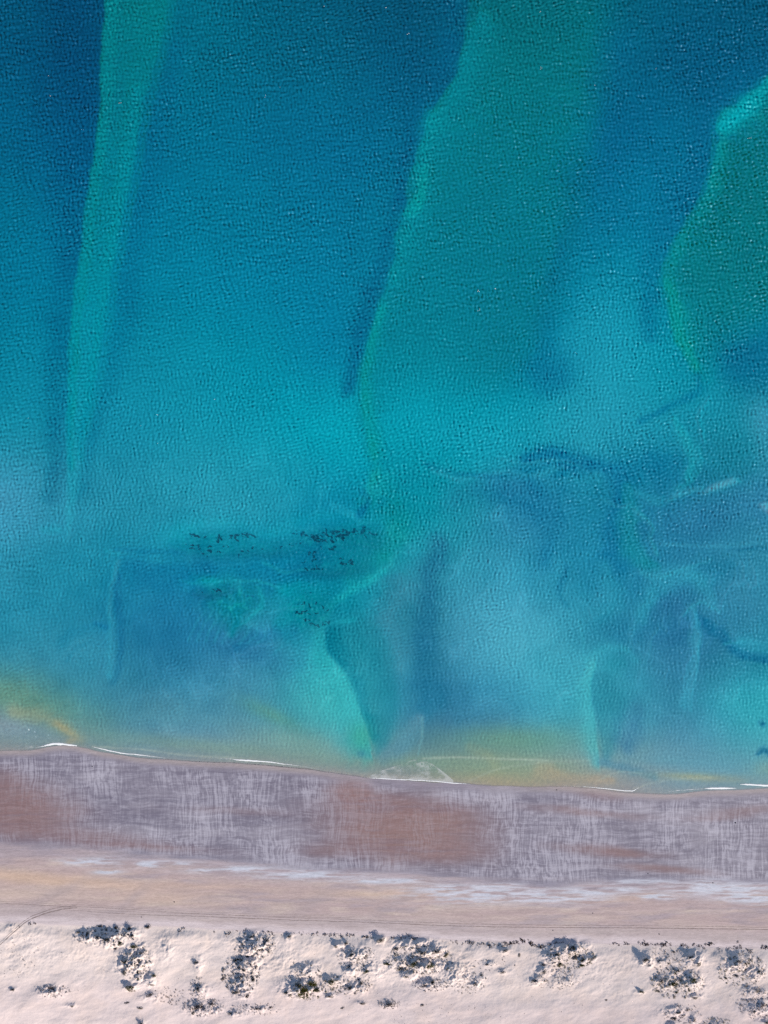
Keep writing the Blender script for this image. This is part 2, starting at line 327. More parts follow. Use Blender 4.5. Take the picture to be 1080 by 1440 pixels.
    P.spot(382, 1006, 36, 9, 25, (98, 154, 134), .5)
    P.spot(420, 1045, 60, 14, 12, (124, 160, 150), .5)
    P.spot(300, 1052, 160, 10, 6, (124, 156, 142), .5)
    P.spot(508, 1036, 14, 18, 0, (60, 164, 146), .6)
    P.spot(508, 1060, 5, 4, 0, (50, 120, 150), .5)
    P.stroke([(590, 1010, 7), (578, 1035, 12), (560, 1055, 14), (540, 1070, 10)], (86, 142, 164), .55)
    P.stroke([(594, 1008, 1.5), (594, 1030, 1.3), (588, 1062, 1.2)], (120, 174, 184), .4)
    P.spot(720, 1040, 80, 18, 2, (108, 154, 132), .6)
    P.spot(620, 1075, 130, 9, 0, (122, 152, 138), .6)
    P.spot(700, 1082, 80, 12, 6, (134, 158, 140), .4)
    P.spot(790, 1080, 50, 12, 10, (138, 158, 144), .4)
    P.stroke([(660, 1050, 7), (690, 1066, 8), (700, 1090, 8)], (150, 160, 132), .25)
    P.spot(688, 1096, 22, 6, 0, (168, 160, 134), .4)
    P.spot(560, 1085, 40, 8, 0, (134, 148, 154), .6)
    P.stroke([(760, 1085, 12), (800, 1094, 8), (860, 1098, 6)], (186, 164, 136), .4)
    P.stroke([(846, 1072, 6), (880, 1080, 8), (920, 1092, 6)], (86, 140, 162), .5)
    P.spot(980, 1093, 46, 5, 3, (162, 162, 130), .7)
    P.spot(960, 1070, 90, 8, 2, (92, 158, 178), .4)
    P.spot(1080, 1082, 20, 12, 0, (130, 160, 150), .5)
    # thin curling edges of spent waves
    for pts, a in (([(595, 1067, 1.3), (640, 1065, 1.2), (700, 1067, 1.2), (770, 1069, 1.2)], .6),
                   ([(130, 1050, 1.2), (200, 1054, 1.2), (260, 1062, 1.2), (330, 1066, 1.2), (400, 1074, 1)], .45),
                   ([(660, 1098, 1.2), (700, 1082, 1.2), (760, 1072, 1.2), (830, 1070, 1)], .3),
                   ([(840, 1098, 1.2), (870, 1086, 1.2), (905, 1088, 1)], .35),
                   ([(890, 1110, 1.2), (930, 1098, 1.2), (1000, 1094, 1)], .35)):
        P.stroke(pts, (180, 194, 182), a * .8)
    # very shallow sheet of swash over the sand
    d = shore(u0) - v0
    k = 0.75 * np.exp(-np.maximum(d, 0) / 9.0)
    P.mix(k * (0.75 + 0.35 * fbm(u0 / 60, v0 / 14, 77, 3)), (166, 156, 156))
    c = P.c
    k = ss((v0 - 560) / 160) * ss((1075 - v0) / 60)
    wsp = fbm(u / 34 + 1.2 * fbm(u / 60, v / 60, 83, 2), v / 52 + 1.2 * fbm(u / 60, v / 60, 84, 2), 85, 3)
    wsp = (1 - np.abs(wsp) * 3.2).clip(-1, 1) * .6 + fbm(u / 40, v / 30, 86, 3)
    fil = np.exp(-(fbm(u / 48 + .8 * fbm(u / 90, v / 70, 87, 2), v / 62, 88, 3) / .035) ** 2) * ss(.3 + 1.6 * fbm(u / 80, v / 80, 89, 2)) * ss((u0 - 60) / 80)
    c = c + (11.0 * k * fil)[..., None] * np.array([1, 1, .9])
    c = c + (5.0 * k * wsp)[..., None] * np.array([1, 1, .8])
    n = 3.5 * fbm(u0 / 26, v0 / 26, 91, 4) + 3.0 * fbm(u0 / 120, v0 / 120, 95, 3)
    c = np.clip(c + n[..., None] * np.array([.35, 1, 1]), 0, 255)
    k = ss((c[..., 2] - c[..., 1] - 22) / 16)
    c[..., 2] -= (4 + 5 * k) * ss((90 - c[..., 0]) / 70); c[..., 1] += 1.5 * k
    return c

def land_colour(u, v):
    """returns sRGB colour of the sand and the strength of the ripple hatch"""
    s0, w0, t0 = shore(u), wetend(u), toe(u)
    wu = u + 10 * fbm(u / 60, v / 30, 101, 3); wv = v + 2.5 * fbm(u / 60, v / 20, 103, 3)
    c = np.zeros(u.shape + (3,)) + np.array((143, 138, 156.))
    P = Paint.__new__(Paint); P.u = wu; P.v = wv; P.c = c
    hor = fbm(wu / 130, wv / 7, 111, 4)
    P.mix(ss(0.4 + 1.1 * hor) * .6, (126, 121, 141))
    P.mix(ss(-0.1 + 1.9 * fbm(wu / 70, wv / 26, 115, 3)) * .75, (168, 163, 178))
    # rust red algae films
    for a in ((20, 1125, 62, 20, 4, .75), (30, 1150, 60, 20, 4, .7), (100, 1175, 120, 9, 5, .55), (0, 1100, 40, 16, 0, .5), (200, 1190, 90, 5, 4, .5),
              (500, 1115, 36, 14, 10, .75), (520, 1140, 66, 18, 2, .75), (560, 1178, 80, 22, 3, .8), (620, 1150, 66, 20, 3, .75), (620, 1200, 56, 16, 0, .65), (470, 1195, 44, 10, 0, .5), (540, 1130, 60, 16, 5, .6),
              (820, 1142, 56, 5, 4, .55), (840, 1196, 50, 7, 6, .6), (880, 1198, 36, 6, 4, .7), (930, 1222, 60, 5, 4, .65), (1050, 1140, 50, 6, -4, .5), (1010, 1150, 40, 4, -4, .35), (840, 1118, 30, 6, 10, .4), (330, 1140, 60, 5, 2, .3)):
        P.spot(a[0], a[1], a[2] * 1.15, a[3] * 1.1, a[4], (130, 112, 130), a[5] * 0.7, 1.2)
        P.spot(a[0], a[1], a[2], a[3], a[4], (148, 117, 115), a[5] * 0.85, 1.2)
    P.spot(580, 1168, 84, 34, 2, (154, 118, 108), .4, 1.5); P.spot(20, 1140, 60, 34, 4, (150, 116, 110), .22, 1.3); P.spot(500, 1120, 34, 16, 8, (154, 116, 110), .35, 1.3)
    P.mix(np.clip((P.c[..., 0] - P.c[..., 2]) / 30, 0, 1) * ss(-.1 + 2.2 * fbm(wu / 90, wv / 5, 117, 3)) * .55, (132, 112, 124))
    # damp sand above the wet flat
    e = 5 + 3 * fbm(u / 40, u * 0, 121, 2)
    damp = ss((v + 9 * fbm(u / 70, v / 5, 123, 4) - w0) / 16 + .3)
    dampcol = np.zeros_like(c) + np.array((184, 164, 166.))
    P2 = Paint.__new__(Paint); P2.u = wu; P2.v = wv; P2.c = dampcol
    P2.mix(ss(.2 + 1.2 * fbm(wu / 80, wv / 7, 131, 4)) * .7, (198, 180, 176))
    P2.mix(ss(-.1 + 1.6 * fbm(wu / 70, wv / 8, 133, 4)) * .7, (164, 151, 162)); P2.mix(ss(-.3 + 1.6 * fbm(wu / 40, wv / 5, 137, 4)) * .5, (212, 196, 186))
    P2.mix((1 - ss((v - w0 - 8 - 8 * fbm(u / 120, v / 10, 135, 3)) / 24)) * .7, (166, 154, 166))
    P2.spot(30, 1232, 110, 8, 5, (210, 180, 160), .7)
    P2.spot(120, 1240, 80, 5, 4, (206, 178, 162), .55)
    P2.spot(280, 1245, 90, 4, 2, (204, 176, 164), .5)
    P2.spot(530, 1256, 60, 5, 0, (212, 186, 168), .6)
    P2.spot(30, 1256, 90, 8, 0, (214, 192, 180), .6)
    P2.spot(240, 1262, 70, 8, 0, (214, 188, 172), .5)
    P2.spot(900, 1262, 60, 4, -4, (202, 174, 162), .5)
    for a in ((70, 1262, 60, 6, -25), (180, 1264, 40, 6, -35), (440, 1270, 40, 8, -30), (560, 1268, 60, 6, -30)):
        P2.spot(a[0], a[1], a[2], a[3], a[4], (168, 154, 160), .45)
    P.mix(damp, P2.c)
    # bright films of standing water
    film = np.zeros(u.shape)
    for a in ((230, 1216, 60, 5), (125, 1210, 40, 6), (155, 1226, 20, 3), (330, 1222, 70, 5), (440, 1230, 70, 6), (540, 1238, 60, 4), (680, 1257, 100, 12), (640, 1250, 60, 8), (770, 1260, 80, 10), (900, 1240, 60, 4), (840, 1252, 70, 6), (920, 1262, 30, 5), (1020, 1250, 90, 11), (1060, 1261, 60, 10), (560, 1237, 40, 2.5), (1000, 1242, 40, 8), (690, 1246, 70, 4)):
        film = np.maximum(film, np.exp(-(((wu - a[0]) / a[2]) ** 2 + ((wv - a[1]) / a[3]) ** 2)))
    film = film * ss(.62 + 1.3 * fbm(u / 26, v / 2.2, 141, 3))
    P.mix(np.clip(film * 1.25, 0, .95), (202, 204, 220))
    # dry upper beach
    up = ss((v - (t0 - 34)) / 22)
    P.mix(up * .85, (188, 174, 178))
    P.mix(up * ss(-.1 + 1.3 * fbm(u / 120, v / 4.0, 151, 4)) * .4, (176, 160, 168))
    P.mix(up * ss(-.2 + 1.3 * fbm(u / 100, v / 4.0, 155, 4)) * .4, (206, 190, 186))
    P.mix(ss((v - (t0 - 12 + 3 * fbm(u / 30, u * 0, 157, 3))) / 9), (212, 198, 204))
    P.mix(ss((v - (t0 - 1)) / 4), (235, 220, 218))
    low = ss((v - (t0 + 55 + 10 * fbm(u / 120, u * 0, 161, 2))) / 40)
    P.mix(low * .6, (226, 209, 211))
    # beige sliver where the last swash just drained
    P.mix(np.exp(-((v - s0 - 1) / 6) ** 2) * .75 * (1 - .7 * ss((u - 420) / 100) * ss((800 - u) / 100)), (172, 160, 160))
    hatch = ss((v - s0 - 4) / 10) * ss((w0 - v) / 12 + .5)
    rust = np.clip((P.c[..., 0] - P.c[..., 2] + 10) / 30, 0, 1)
    hatch = hatch * (1 - .65 * rust)
    return np.clip(P.c, 0, 255), hatch, film

# ---------------------------------------------------------------- helpers
rng = random.Random(11)

def tag(o, label=None, cat=None, group=None, kind=None):
    if label: o['label'] = label
    if cat: o['category'] = cat
    if group: o['group'] = group
    if kind: o['kind'] = kind
    return o

def link(name, me, m=None, parent=None):
    o = bpy.data.objects.new(name, me); C.objects.link(o)
    if m and not me.materials: me.materials.append(m)
    if parent: o.parent = parent
    return o

def mesh_np(name, co, quads, smooth=True):
    me = bpy.data.meshes.new(name)
    co = np.asarray(co, np.float32).reshape(-1, 3); quads = np.asarray(quads, np.int32); k = quads.shape[1]
    me.vertices.add(len(co)); me.vertices.foreach_set('co', co.ravel())
    me.loops.add(quads.size); me.loops.foreach_set('vertex_index', quads.ravel())
    me.polygons.add(len(quads)); me.polygons.foreach_set('loop_start', np.arange(0, quads.size, k, dtype=np.int32))
    me.polygons.foreach_set('loop_total', np.full(len(quads), k, np.int32))
    me.polygons.foreach_set('use_smooth', np.full(len(quads), smooth))
    me.update(calc_edges=True)
    return me

def grid_mesh(name, X, Y, Z):
    nr, nc = X.shape
    i = np.arange(nr * nc).reshape(nr, nc)
    q = np.stack([i[1:, :-1], i[1:, 1:], i[:-1, 1:], i[:-1, :-1]], -1).reshape(-1, 4)
    return mesh_np(name, np.stack([X, Y, Z], -1), q)

def set_col(me, name, rgb):
    a = me.attributes.new(name, 'FLOAT_COLOR', 'POINT')
    d = np.ones((len(me.vertices), 4), np.float32); d[:, :3] = np.asarray(rgb, np.float32).reshape(-1, 3)
    a.data.foreach_set('color', d.ravel())

def set_f(me, name, f):
    a = me.attributes.new(name, 'FLOAT', 'POINT'); a.data.foreach_set('value', np.asarray(f, np.float32).ravel())

def axis(lo, hi, step, far, grow=1.25):
    """even steps inside lo..hi, then ever wider ones out to far"""
    a = np.arange(lo, hi + step * .5, step); pre = []; post = []
    s = step; x = a[0]
    while x > far[0]: s *= grow; x = max(x - s, far[0]); pre.append(x)
    s = step; x = a[-1]
    while x < far[1]: s *= grow; x = min(x + s, far[1]); post.append(x)
    return np.array(pre[::-1] + list(a) + post)

def wx(u): return (u - U0) * PX
def wy(v): return (V0 - v) * PX

class NT:
    def __init__(s, name):
        s.m = bpy.data.materials.new(name); s.m.use_nodes = True; s.t = s.m.node_tree; s.t.nodes.clear()
        s.out = s.n('ShaderNodeOutputMaterial')
    def n(s, ty, inp=None, **kw):
        nd = s.t.nodes.new(ty)
        for k, v in kw.items(): setattr(nd, k, v)
        for k, v in (inp or {}).items():
            if hasattr(v, 'is_output') or hasattr(v, 'links'): s.t.links.new(v, nd.inputs[k])
            else: nd.inputs[k].default_value = v
        return nd
    def math(s, op, a, b=0.0, clamp=False):
        return s.n('ShaderNodeMath', {0: a, 1: b}, operation=op, use_clamp=clamp).outputs[0]
    def noise(s, vec, scale, detail=3, rough=.5, dist=0):
        return s.n('ShaderNodeTexNoise', {'Vector': vec, 'Scale': scale, 'Detail': detail, 'Roughness': rough, 'Distortion': dist}).outputs[0]
    def scaled(s, vec, sc, rot=0):
        return s.n('ShaderNodeMapping', {'Vector': vec, 'Scale': sc, 'Rotation': (0, 0, rot)}).outputs[0]
    def ramp(s, f, a, b, lo=0, hi=1):
        return s.n('ShaderNodeMapRange', {0: f, 1: a, 2: b, 3: lo, 4: hi}, clamp=True, interpolation_type='SMOOTHSTEP').outputs[0]
    def mixc(s, f, a, b, mode='MIX'):
        nd = s.n('ShaderNodeMix', data_type='RGBA', blend_type=mode)
        for k, v in ((0, f), (6, a), (7, b)):
            if hasattr(v, 'is_output'): s.t.links.new(v, nd.inputs[k])
            else: nd.inputs[k].default_value = v
        return nd.outputs[2]
    def done(s, sh): s.t.links.new(sh, s.out.inputs[0]); return s.m

# ---------------------------------------------------------------- dune mounds: (u, v, radius u, radius v, height m)
MOUNDS = [
 (128, 1314, 22, 9, 1.6), (160, 1316, 26, 13, 2.6), (187, 1308, 14, 9, 2.0), (192, 1345, 24, 22, 3.2), (200, 1368, 12, 8, 2.0), (188, 1380, 16, 6, 1.6),
 (215, 1372, 14, 12, 1.8), (78, 1388, 20, 8, 1.6), (24, 1386, 7, 4, .8), (216, 1395, 16, 8, 1.2), (203, 1432, 8, 6, 1.2), (105, 1408, 12, 4, .8), (20, 1300, 12, 5, .6),
 (282, 1352, 8, 12, 1.2), (284, 1388, 12, 12, 1.6), (288, 1412, 28, 11, 1.6), (360, 1326, 26, 16, 2.6), (350, 1352, 26, 14, 2.2), (342, 1380, 16, 20, 2.2), (365, 1412, 26, 6, 1.0), (335, 1418, 12, 6, 1.0),
 (408, 1315, 8, 6, 1.4), (424, 1383, 28, 14, 3.2), (430, 1360, 24, 12, 1.6), (478, 1326, 12, 6, 1.6), (500, 1338, 22, 10, 2.4), (494, 1358, 12, 10, 1.8), (470, 1374, 20, 8, 1.8), (502, 1383, 22, 9, 1.6), (466, 1394, 12, 4, .8),
 (536, 1318, 8, 6, 1.8), (582, 1324, 30, 9, 2.4), (604, 1334, 24, 10, 3.0), (560, 1350, 18, 10, 2.0), (596, 1352, 34, 12, 2.6), (576, 1366, 16, 8, 1.6), (606, 1379, 22, 8, 1.6), (640, 1362, 24, 20, 1.8), (548, 1406, 14, 5, 1.0), (510, 1404, 10, 3, .6),
 (708, 1334, 10, 6, 1.2), (686, 1352, 12, 6, 1.0), (706, 1362, 12, 5, .9), (668, 1376, 16, 12, 1.4), (800, 1330, 28, 12, 3.0), (778, 1344, 18, 10, 2.0), (822, 1344, 20, 7, 1.8), (764, 1360, 14, 10, 1.6), (752, 1374, 14, 8, 1.4), (790, 1374, 24, 12, 1.2),
 (906, 1346, 12, 9, 2.6), (928, 1350, 14, 7, 1.2), (974, 1344, 14, 11, 2.4), (950, 1362, 14, 6, 1.0), (934, 1376, 20, 12, 2.0), (968, 1376, 22, 14, 2.2), (974, 1396, 14, 5, 1.2), (898, 1389, 8, 3, 1.0), (942, 1416, 18, 8, 1.6), (972, 1426, 8, 8, 1.2), (942, 1436, 14, 6, 1.6),
 (1034, 1352, 24, 14, 2.4), (1056, 1362, 20, 12, 2.0), (1056, 1390, 20, 8, 1.4), (1062, 1412, 20, 12, 1.8), (1072, 1430, 12, 8, 1.2), (1004, 1436, 20, 8, 1.2), (525, 1360, 26, 18, 1.4), (236, 1330, 16, 20, 1.0), (400, 1345, 16, 20, .9)]
HOLLOWS = [(110, 1350, 55, 26, 1.0), (540, 1385, 34, 14, 1.2), (720, 1395, 80, 14, 1.2), (300, 1400, 30, 10, .5), (240, 1370, 18, 18, .6), (860, 1385, 60, 24, .6), (1010, 1390, 26, 18, .8), (440, 1345, 22, 12, .8)]

def ground_z(u, v):
    s0, w0, t0 = shore(u), wetend(u), toe(u)
    d = v - s0
    sea = -0.05 - 0.012 * np.abs(d) ** 1.12 * PX - .25 * ss((-d - 20) / 60)
    sea = np.maximum(sea, -9.0) + .35 * fbm(u / 60, v / 90, 201, 3) * ss(-d / 60)
    sea = np.where(d < 0, np.minimum(sea + .05, -0.012 * np.abs(d) * PX * .5), 0)
    beach = np.clip(d, 0, None) * PX * 0.014 + np.clip(v - w0, 0, None) * PX * 0.016
    beach += .035 * fbm(u / 50, v / 6, 203, 3) * ss(d / 10)
    b = v - t0 + 2.2 * fbm(u / 8, v / 8, 229, 3)         # distance behind the ragged dune foot
    dune = 1.7 * ss(b / 16) + 1.6 * ss((b - 10) / 70)
    k = ss(b / 14)
    dune += k * (1.3 * fbm(u / 52, v / 36, 205, 3) + .10 * fbm(u / 10, v / 8, 207, 3) + .05 * fbm(u / 3.2, v / 2.6, 209, 2))
    if np.any(b > -8):
        cu = u + 3.0 * fbm(u / 9, v / 9, 211, 3); cv = v + 2.0 * fbm(u / 9, v / 9, 213, 3)
        acc = np.zeros(u.shape); spk = np.zeros(u.shape); rough = 1 + .50 * fbm(cu / 6, cv / 5, 215, 3)
        grid = u.shape[0] > 3                            # columns share one u: only the columns near a mound are touched
        for (a, c, ru, rv, h) in MOUNDS:
            k_ = slice(*np.searchsorted(u[0], (a - 3 * ru - 5, a + 3 * ru + 5))) if grid else slice(None)
            r2 = ((cu[:, k_] - a) / (ru * .8)) ** 2 + ((cv[:, k_] - c) / (rv * .8)) ** 2
            acc[:, k_] = np.maximum(acc[:, k_], h * 1.45 * np.exp(-r2 ** .9) * rough[:, k_]); spk[:, k_] = np.maximum(spk[:, k_], np.exp(-(r2 * .5) ** 1.5) * min(h, 2.2))
        for (a, c, ru, rv, h) in HOLLOWS:
            acc -= h * np.exp(-(((cu - a) / ru) ** 2 + ((cv - c) / rv) ** 2))
        acc += spk * (.50 * fbm(cu / 7, cv / 5, 217, 3) + .20 * fbm(cu / 2.6, cv / 2.2, 219, 2))
        crump = ss(.35 + 1.3 * fbm(u / 40, v / 20, 221, 2)) * ss((b - 3) / 8) * ss((95 - b) / 40)
        acc += crump * (.20 * fbm(u / 3.4 + v / 9, v / 3.0, 223, 3) + .22 * fbm(u / 8, v / 5, 225, 2))
        acc += ss((b - 4) / 14) * .32 * fbm(u / 22 + v / 30, v / 11, 227, 3)
        dune = dune + acc * ss((b + 6) / 8)
    far = ss((v - 1500) / 200)
    return np.where(d < 0, sea, beach + dune * (1 - far) + far * 4)

def ground_at(u, v):
    a = np.array([[float(u)]]); b = np.array([[float(v)]])
    return float(ground_z(a, b)[0, 0])

# ---------------------------------------------------------------- colour of water and bottom
def water_turbidity(u, v):
    d = shore(u) - v
    a = .84 - .16 * ss((v - 700) / 200)
    a = np.minimum(a, .15 + .55 * ss(d / 40))
    for (cu, cv, ru, rv) in ((310, 765, 70, 26), (470, 762, 70, 30), (462, 795, 60, 20), (432, 858, 40, 34), (400, 772, 60, 16), (295, 832, 30, 12)):
        a = a - (a - .30) * np.exp(-(((u - cu) / ru) ** 2 + ((v - cv) / rv) ** 2) ** 2)
    return np.clip(a, .1, .84)

SU = np.arange(-60, 1142, 1.6); SV = np.arange(-60, 1132, 1.6)
SEAMAP = sea_colour(*np.meshgrid(SU, SV))
def solve_water(u, v):
    fu = np.clip((u - SU[0]) / 1.6, 0, len(SU) - 1.001); fv = np.clip((v - SV[0]) / 1.6, 0, len(SV) - 1.001)
    i = fu.astype(int); j = fv.astype(int); fu = (fu - i)[..., None]; fv = (fv - j)[..., None]
    T = (SEAMAP[j, i] * (1 - fu) + SEAMAP[j, i + 1] * fu) * (1 - fv) + (SEAMAP[j + 1, i] * (1 - fu) + SEAMAP[j + 1, i + 1] * fu) * fv
    T = (lin(T) - FLOOR) / KLIT
    T = T.clip(0.0004, .8)
    a = water_turbidity(u, v)[..., None]
    base = lin(seabase(u, v)) / KLIT
    Wc = np.minimum(base, T / a * .97)
    t2 = (1 - a) ** 2
    S = ((T - a * Wc) / t2).clip(0.0005, .62)
    Wc = ((T - t2 * S) / a).clip(0.0003, .8)
    return Wc, S, a[..., 0]

# ---------------------------------------------------------------- sea water
STEP = 0.78
def spectrum(n, step, comps, seed):
    """random sea: comps = (wavelength, bandwidth, crest angle deg, spread deg, weight); returns height, rms slope 1"""
    r = np.random.RandomState(seed)
    k = np.fft.fftfreq(n, step) * 2 * math.pi
    kx, ky = np.meshgrid(k, k); kk = np.hypot(kx, ky) + 1e-9; th = np.arctan2(ky, kx)
    S = 0
    for wl, bw, ang, sp, w in comps:
        k0 = 2 * math.pi / wl; dirn = math.radians(ang + 90)
        dth = np.abs((th - dirn + math.pi / 2) % math.pi - math.pi / 2)
        S = S + w * np.exp(-(np.log(kk / k0) / bw) ** 2) * np.exp(-(dth / math.radians(sp)) ** 2) / kk ** 2
    h = np.fft.ifft2(np.sqrt(S) * (r.randn(n, n) + 1j * r.randn(n, n))).real
    gy, gx = np.gradient(h, step)
    return h / math.sqrt((gx ** 2 + gy ** 2).mean())

ucore = axis(-60, 1140, STEP / PX, (-4000, 5000), 1.35)
vcore = axis(-60, 1122, STEP / PX, (-6000, 1122), 1.35)
Ug, Vg = np.meshgrid(ucore, vcore)
n = 1024
hA = spectrum(n, STEP, [(3.7, .34, 28, 36, 1.0), (8.0, .4, 12, 35, .12), (3.1, .3, 65, 40, .4)], 1)
hB = spectrum(n, STEP, [(3.2, .3, 76, 38, 1.0), (6.0, .4, 55, 35, .12), (3.0, .3, 30, 40, .5)], 2)
iu = np.round((ucore + 60) / (STEP / PX)).astype(int) % n; iv = np.round((vcore + 60) / (STEP / PX)).astype(int) % n
# the core sheet is wider than one tile: a second tile, slipped sideways, is cross-faded in
hC = spectrum(n, STEP, [(4.6, .3, 48, 26, 1.0), (3.0, .3, 5, 40, .5), (11, .4, 30, 30, .06)], 3)
wC = ss(.35 + 1.3 * fbm(Ug / 130, Vg / 90, 307, 3)); Cf = hC[np.ix_((iv + 90) % n, (iu + 640) % n)]
A = hA[np.ix_(iv, iu)]; B = hB[np.ix_(iv, iu)]
A2 = hA[np.ix_((iv + 311) % n, (iu + 517) % n)]; B2 = hB[np.ix_((iv + 177) % n, (iu + 409) % n)]
f = ss((Vg - 560) / 160)
A = A * np.sqrt(1 - f) + A2 * np.sqrt(f); B = B * np.sqrt(1 - f) + B2 * np.sqrt(f)
wB = ss(.5 + .5 * np.clip((Vg - 520) / 160, -1, 1) + .45 * fbm(Ug / 160, Vg / 160, 301, 3) - .5 * ss((260 - Ug) / 200) - .35 * ss((Ug - 880) / 160))
gust = 1 + .38 * fbm(Ug / 110, Vg / 80, 303, 3) + .2 * fbm(Ug / 26, Vg / 26, 305, 2)
dsh = shore(Ug) - Vg
amp = np.interp(Vg, [-100, 0, 300, 500, 700, 850, 950, 1050], [.25, .25, .22, .18, .15, .115, .085, .05]) * gust * ss(dsh / 30)
fade = ss((Ug + 90) / 30) * ss((1170 - Ug) / 30) * ss((Vg + 90) / 30)
Zw = ((A * np.sqrt(1 - wB) + B * np.sqrt(wB)) * np.sqrt(1 - .75 * wC) + Cf * np.sqrt(.75 * wC)) * amp * 2.1 * fade
Wc, Sc, al = solve_water(Ug, Vg)
me = grid_mesh('sea_water', wx(Ug), wy(Vg), Zw)
set_col(me, 'tint', Wc); set_f(me, 'turbidity', al)
m = NT('sea_water')
tint = m.n('ShaderNodeAttribute', attribute_name='tint').outputs['Color']
turb = m.n('ShaderNodeAttribute', attribute_name='turbidity').outputs['Fac']
tc = m.n('ShaderNodeTexCoord').outputs['Object']
bmp = m.n('ShaderNodeBump', {'Strength': .3, 'Distance': .3, 'Height': m.noise(tc, .9, 2, .6)}).outputs[0]
dif = m.n('ShaderNodeBsdfDiffuse', {'Color': tint, 'Normal': bmp}).outputs[0]
trn = m.n('ShaderNodeBsdfTransparent').outputs[0]
body = m.n('ShaderNodeMixShader', {0: turb, 1: trn, 2: dif}).outputs[0]
glo = m.n('ShaderNodeBsdfGlossy', {'Color': (.4, .7, .9, 1), 'Roughness': .40, 'Normal': bmp}).outputs[0]
geo = m.n('ShaderNodeNewGeometry')
cs_ = m.math('ABSOLUTE', m.n('ShaderNodeVectorMath', {0: geo.outputs['Incoming'], 1: bmp}, operation='DOT_PRODUCT').outputs['Value'])
fr = m.math('ADD', .02, m.math('MULTIPLY', .98, m.math('POWER', m.math('SUBTRACT', 1.0, cs_, True), 5.0)), True)
water = link('sea_water', me, m.done(m.n('ShaderNodeMixShader', {0: fr, 1: body, 2: glo}).outputs[0]))
tag(water, kind='structure')

# ---------------------------------------------------------------- seabed
uu = axis(-60, 1140, 2.1, (-4000, 5000), 1.35); vv = axis(-60, 900, 2.1, (-6000, 900), 1.35)
tail = np.linspace(0, 1, 130)[1:]
Us = np.tile(uu, (len(vv) + len(tail), 1))
Vs = np.vstack([np.tile(vv[:, None], (1, len(uu))), 900 + tail[:, None] * (shore(uu) + 4 - 900)[None, :]])
Zs = ground_z(Us, Vs) - .05 * ss((Vs - shore(Us)) / 3)
_, Sb, _ = solve_water(Us, Vs)
LB, _, _ = land_colour(Us, Vs)
kk = ss((Vs - shore(Us)) / 3 + .5)[..., None]
Sb = Sb * (1 - kk) + lin(LB) / KLIT * kk
me = grid_mesh('seabed', wx(Us), wy(Vs), Zs)
set_col(me, 'tint', Sb)
m = NT('seabed_sand')
tc = m.n('ShaderNodeTexCoord').outputs['Object']
g = m.noise(tc, .35, 5, .6)
col = m.mixc(1.0, m.n('ShaderNodeAttribute', attribute_name='tint').outputs['Color'], m.n('ShaderNodeCombineColor', {0: m.ramp(g, .2, .8, .8, 1.2), 1: m.ramp(g, .2, .8, .85, 1.15), 2: m.ramp(g, .2, .8, .9, 1.1)}).outputs[0], 'MULTIPLY')
bmp = m.n('ShaderNodeBump', {'Strength': .5, 'Distance': .3, 'Height': m.noise(tc, .5, 3)}).outputs[0]
tag(link('seabed', me, m.done(m.n('ShaderNodeBsdfDiffuse', {'Color': col, 'Normal': bmp}).outputs[0])), kind='structure')

# ---------------------------------------------------------------- beach
uu = axis(-60, 1140, 1.5, (-4000, 5000), 1.35)
tt = np.linspace(0, 1, 190)
a0, b0 = shore(uu) - 1.5, toe(uu) + 1
Ub = np.tile(uu, (len(tt), 1)); Vb = a0[None, :] + tt[:, None] * (b0 - a0)[None, :]
Zb = ground_z(Ub, Vb) - .06 * ss((Vb - toe(Ub)) / 1.0)
LC, hatch, film = land_colour(Ub, Vb)
me = grid_mesh('beach', wx(Ub), wy(Vb), Zb)
set_col(me, 'tint', (lin(LC) / KLIT).clip(0, .75)); set_f(me, 'hatch', hatch); set_f(me, 'wet', np.clip(ss((wetend(Ub) + 14 - Vb) / 20) * .7 + film, 0, 1))
m = NT('beach_sand')
tc = m.n('ShaderNodeTexCoord').outputs['Object']
tint = m.n('ShaderNodeAttribute', attribute_name='tint').outputs['Color']
hat = m.n('ShaderNodeAttribute', attribute_name='hatch').outputs['Fac']
wet = m.n('ShaderNodeAttribute', attribute_name='wet').outputs['Fac']
wv_ = m.n('ShaderNodeVectorMath', {0: m.n('ShaderNodeTexNoise', {'Vector': tc, 'Scale': .03, 'Detail': 2.0}).outputs['Color'], 1: (.5, .5, .5)}, operation='SUBTRACT').outputs[0]
wc_ = m.n('ShaderNodeVectorMath', {0: m.n('ShaderNodeVectorMath', {0: wv_, 3: 9.0}, operation='SCALE').outputs[0], 1: tc}, operation='ADD').outputs[0]
va = m.noise(m.scaled(wc_, (.74, .034, 1), .05), 1.0, 2, .5)
vb = m.noise(m.scaled(wc_, (.25, .035, 1), -.08), 1.0, 3, .6)
ha = m.noise(m.scaled(wc_, (.013, .36, 1), .03), 1.0, 4, .62)
hb = m.noise(m.scaled(wc_, (.05, .85, 1), .0), 1.0, 2, .5)
big = m.noise(tc, .022, 2, .5)
vert = m.math('ADD', m.math('MULTIPLY', m.ramp(va, .34, .68), .95), m.math('MULTIPLY', m.ramp(vb, .3, .7), .3))
vert = m.math('MULTIPLY', vert, m.ramp(big, .36, .62, .45, 1.45))
pat = m.math('ADD', m.math('MULTIPLY', vert, .75), m.math('MULTIPLY', m.math('SUBTRACT', ha, .5), 2.4))
pat = m.math('ADD', pat, m.math('MULTIPLY', m.math('SUBTRACT', hb, .5), .9))
pat = m.math('MULTIPLY', m.ramp(pat, -.25, 1.35), hat)
dark = m.mixc(hat, tint, m.mixc(1.0, tint, (.76, .75, .77, 1), 'MULTIPLY'))
lite = m.mixc(.56, tint, (.42, .405, .47, 1))  # pale streaks: reflection off the water film, put into the sand colour
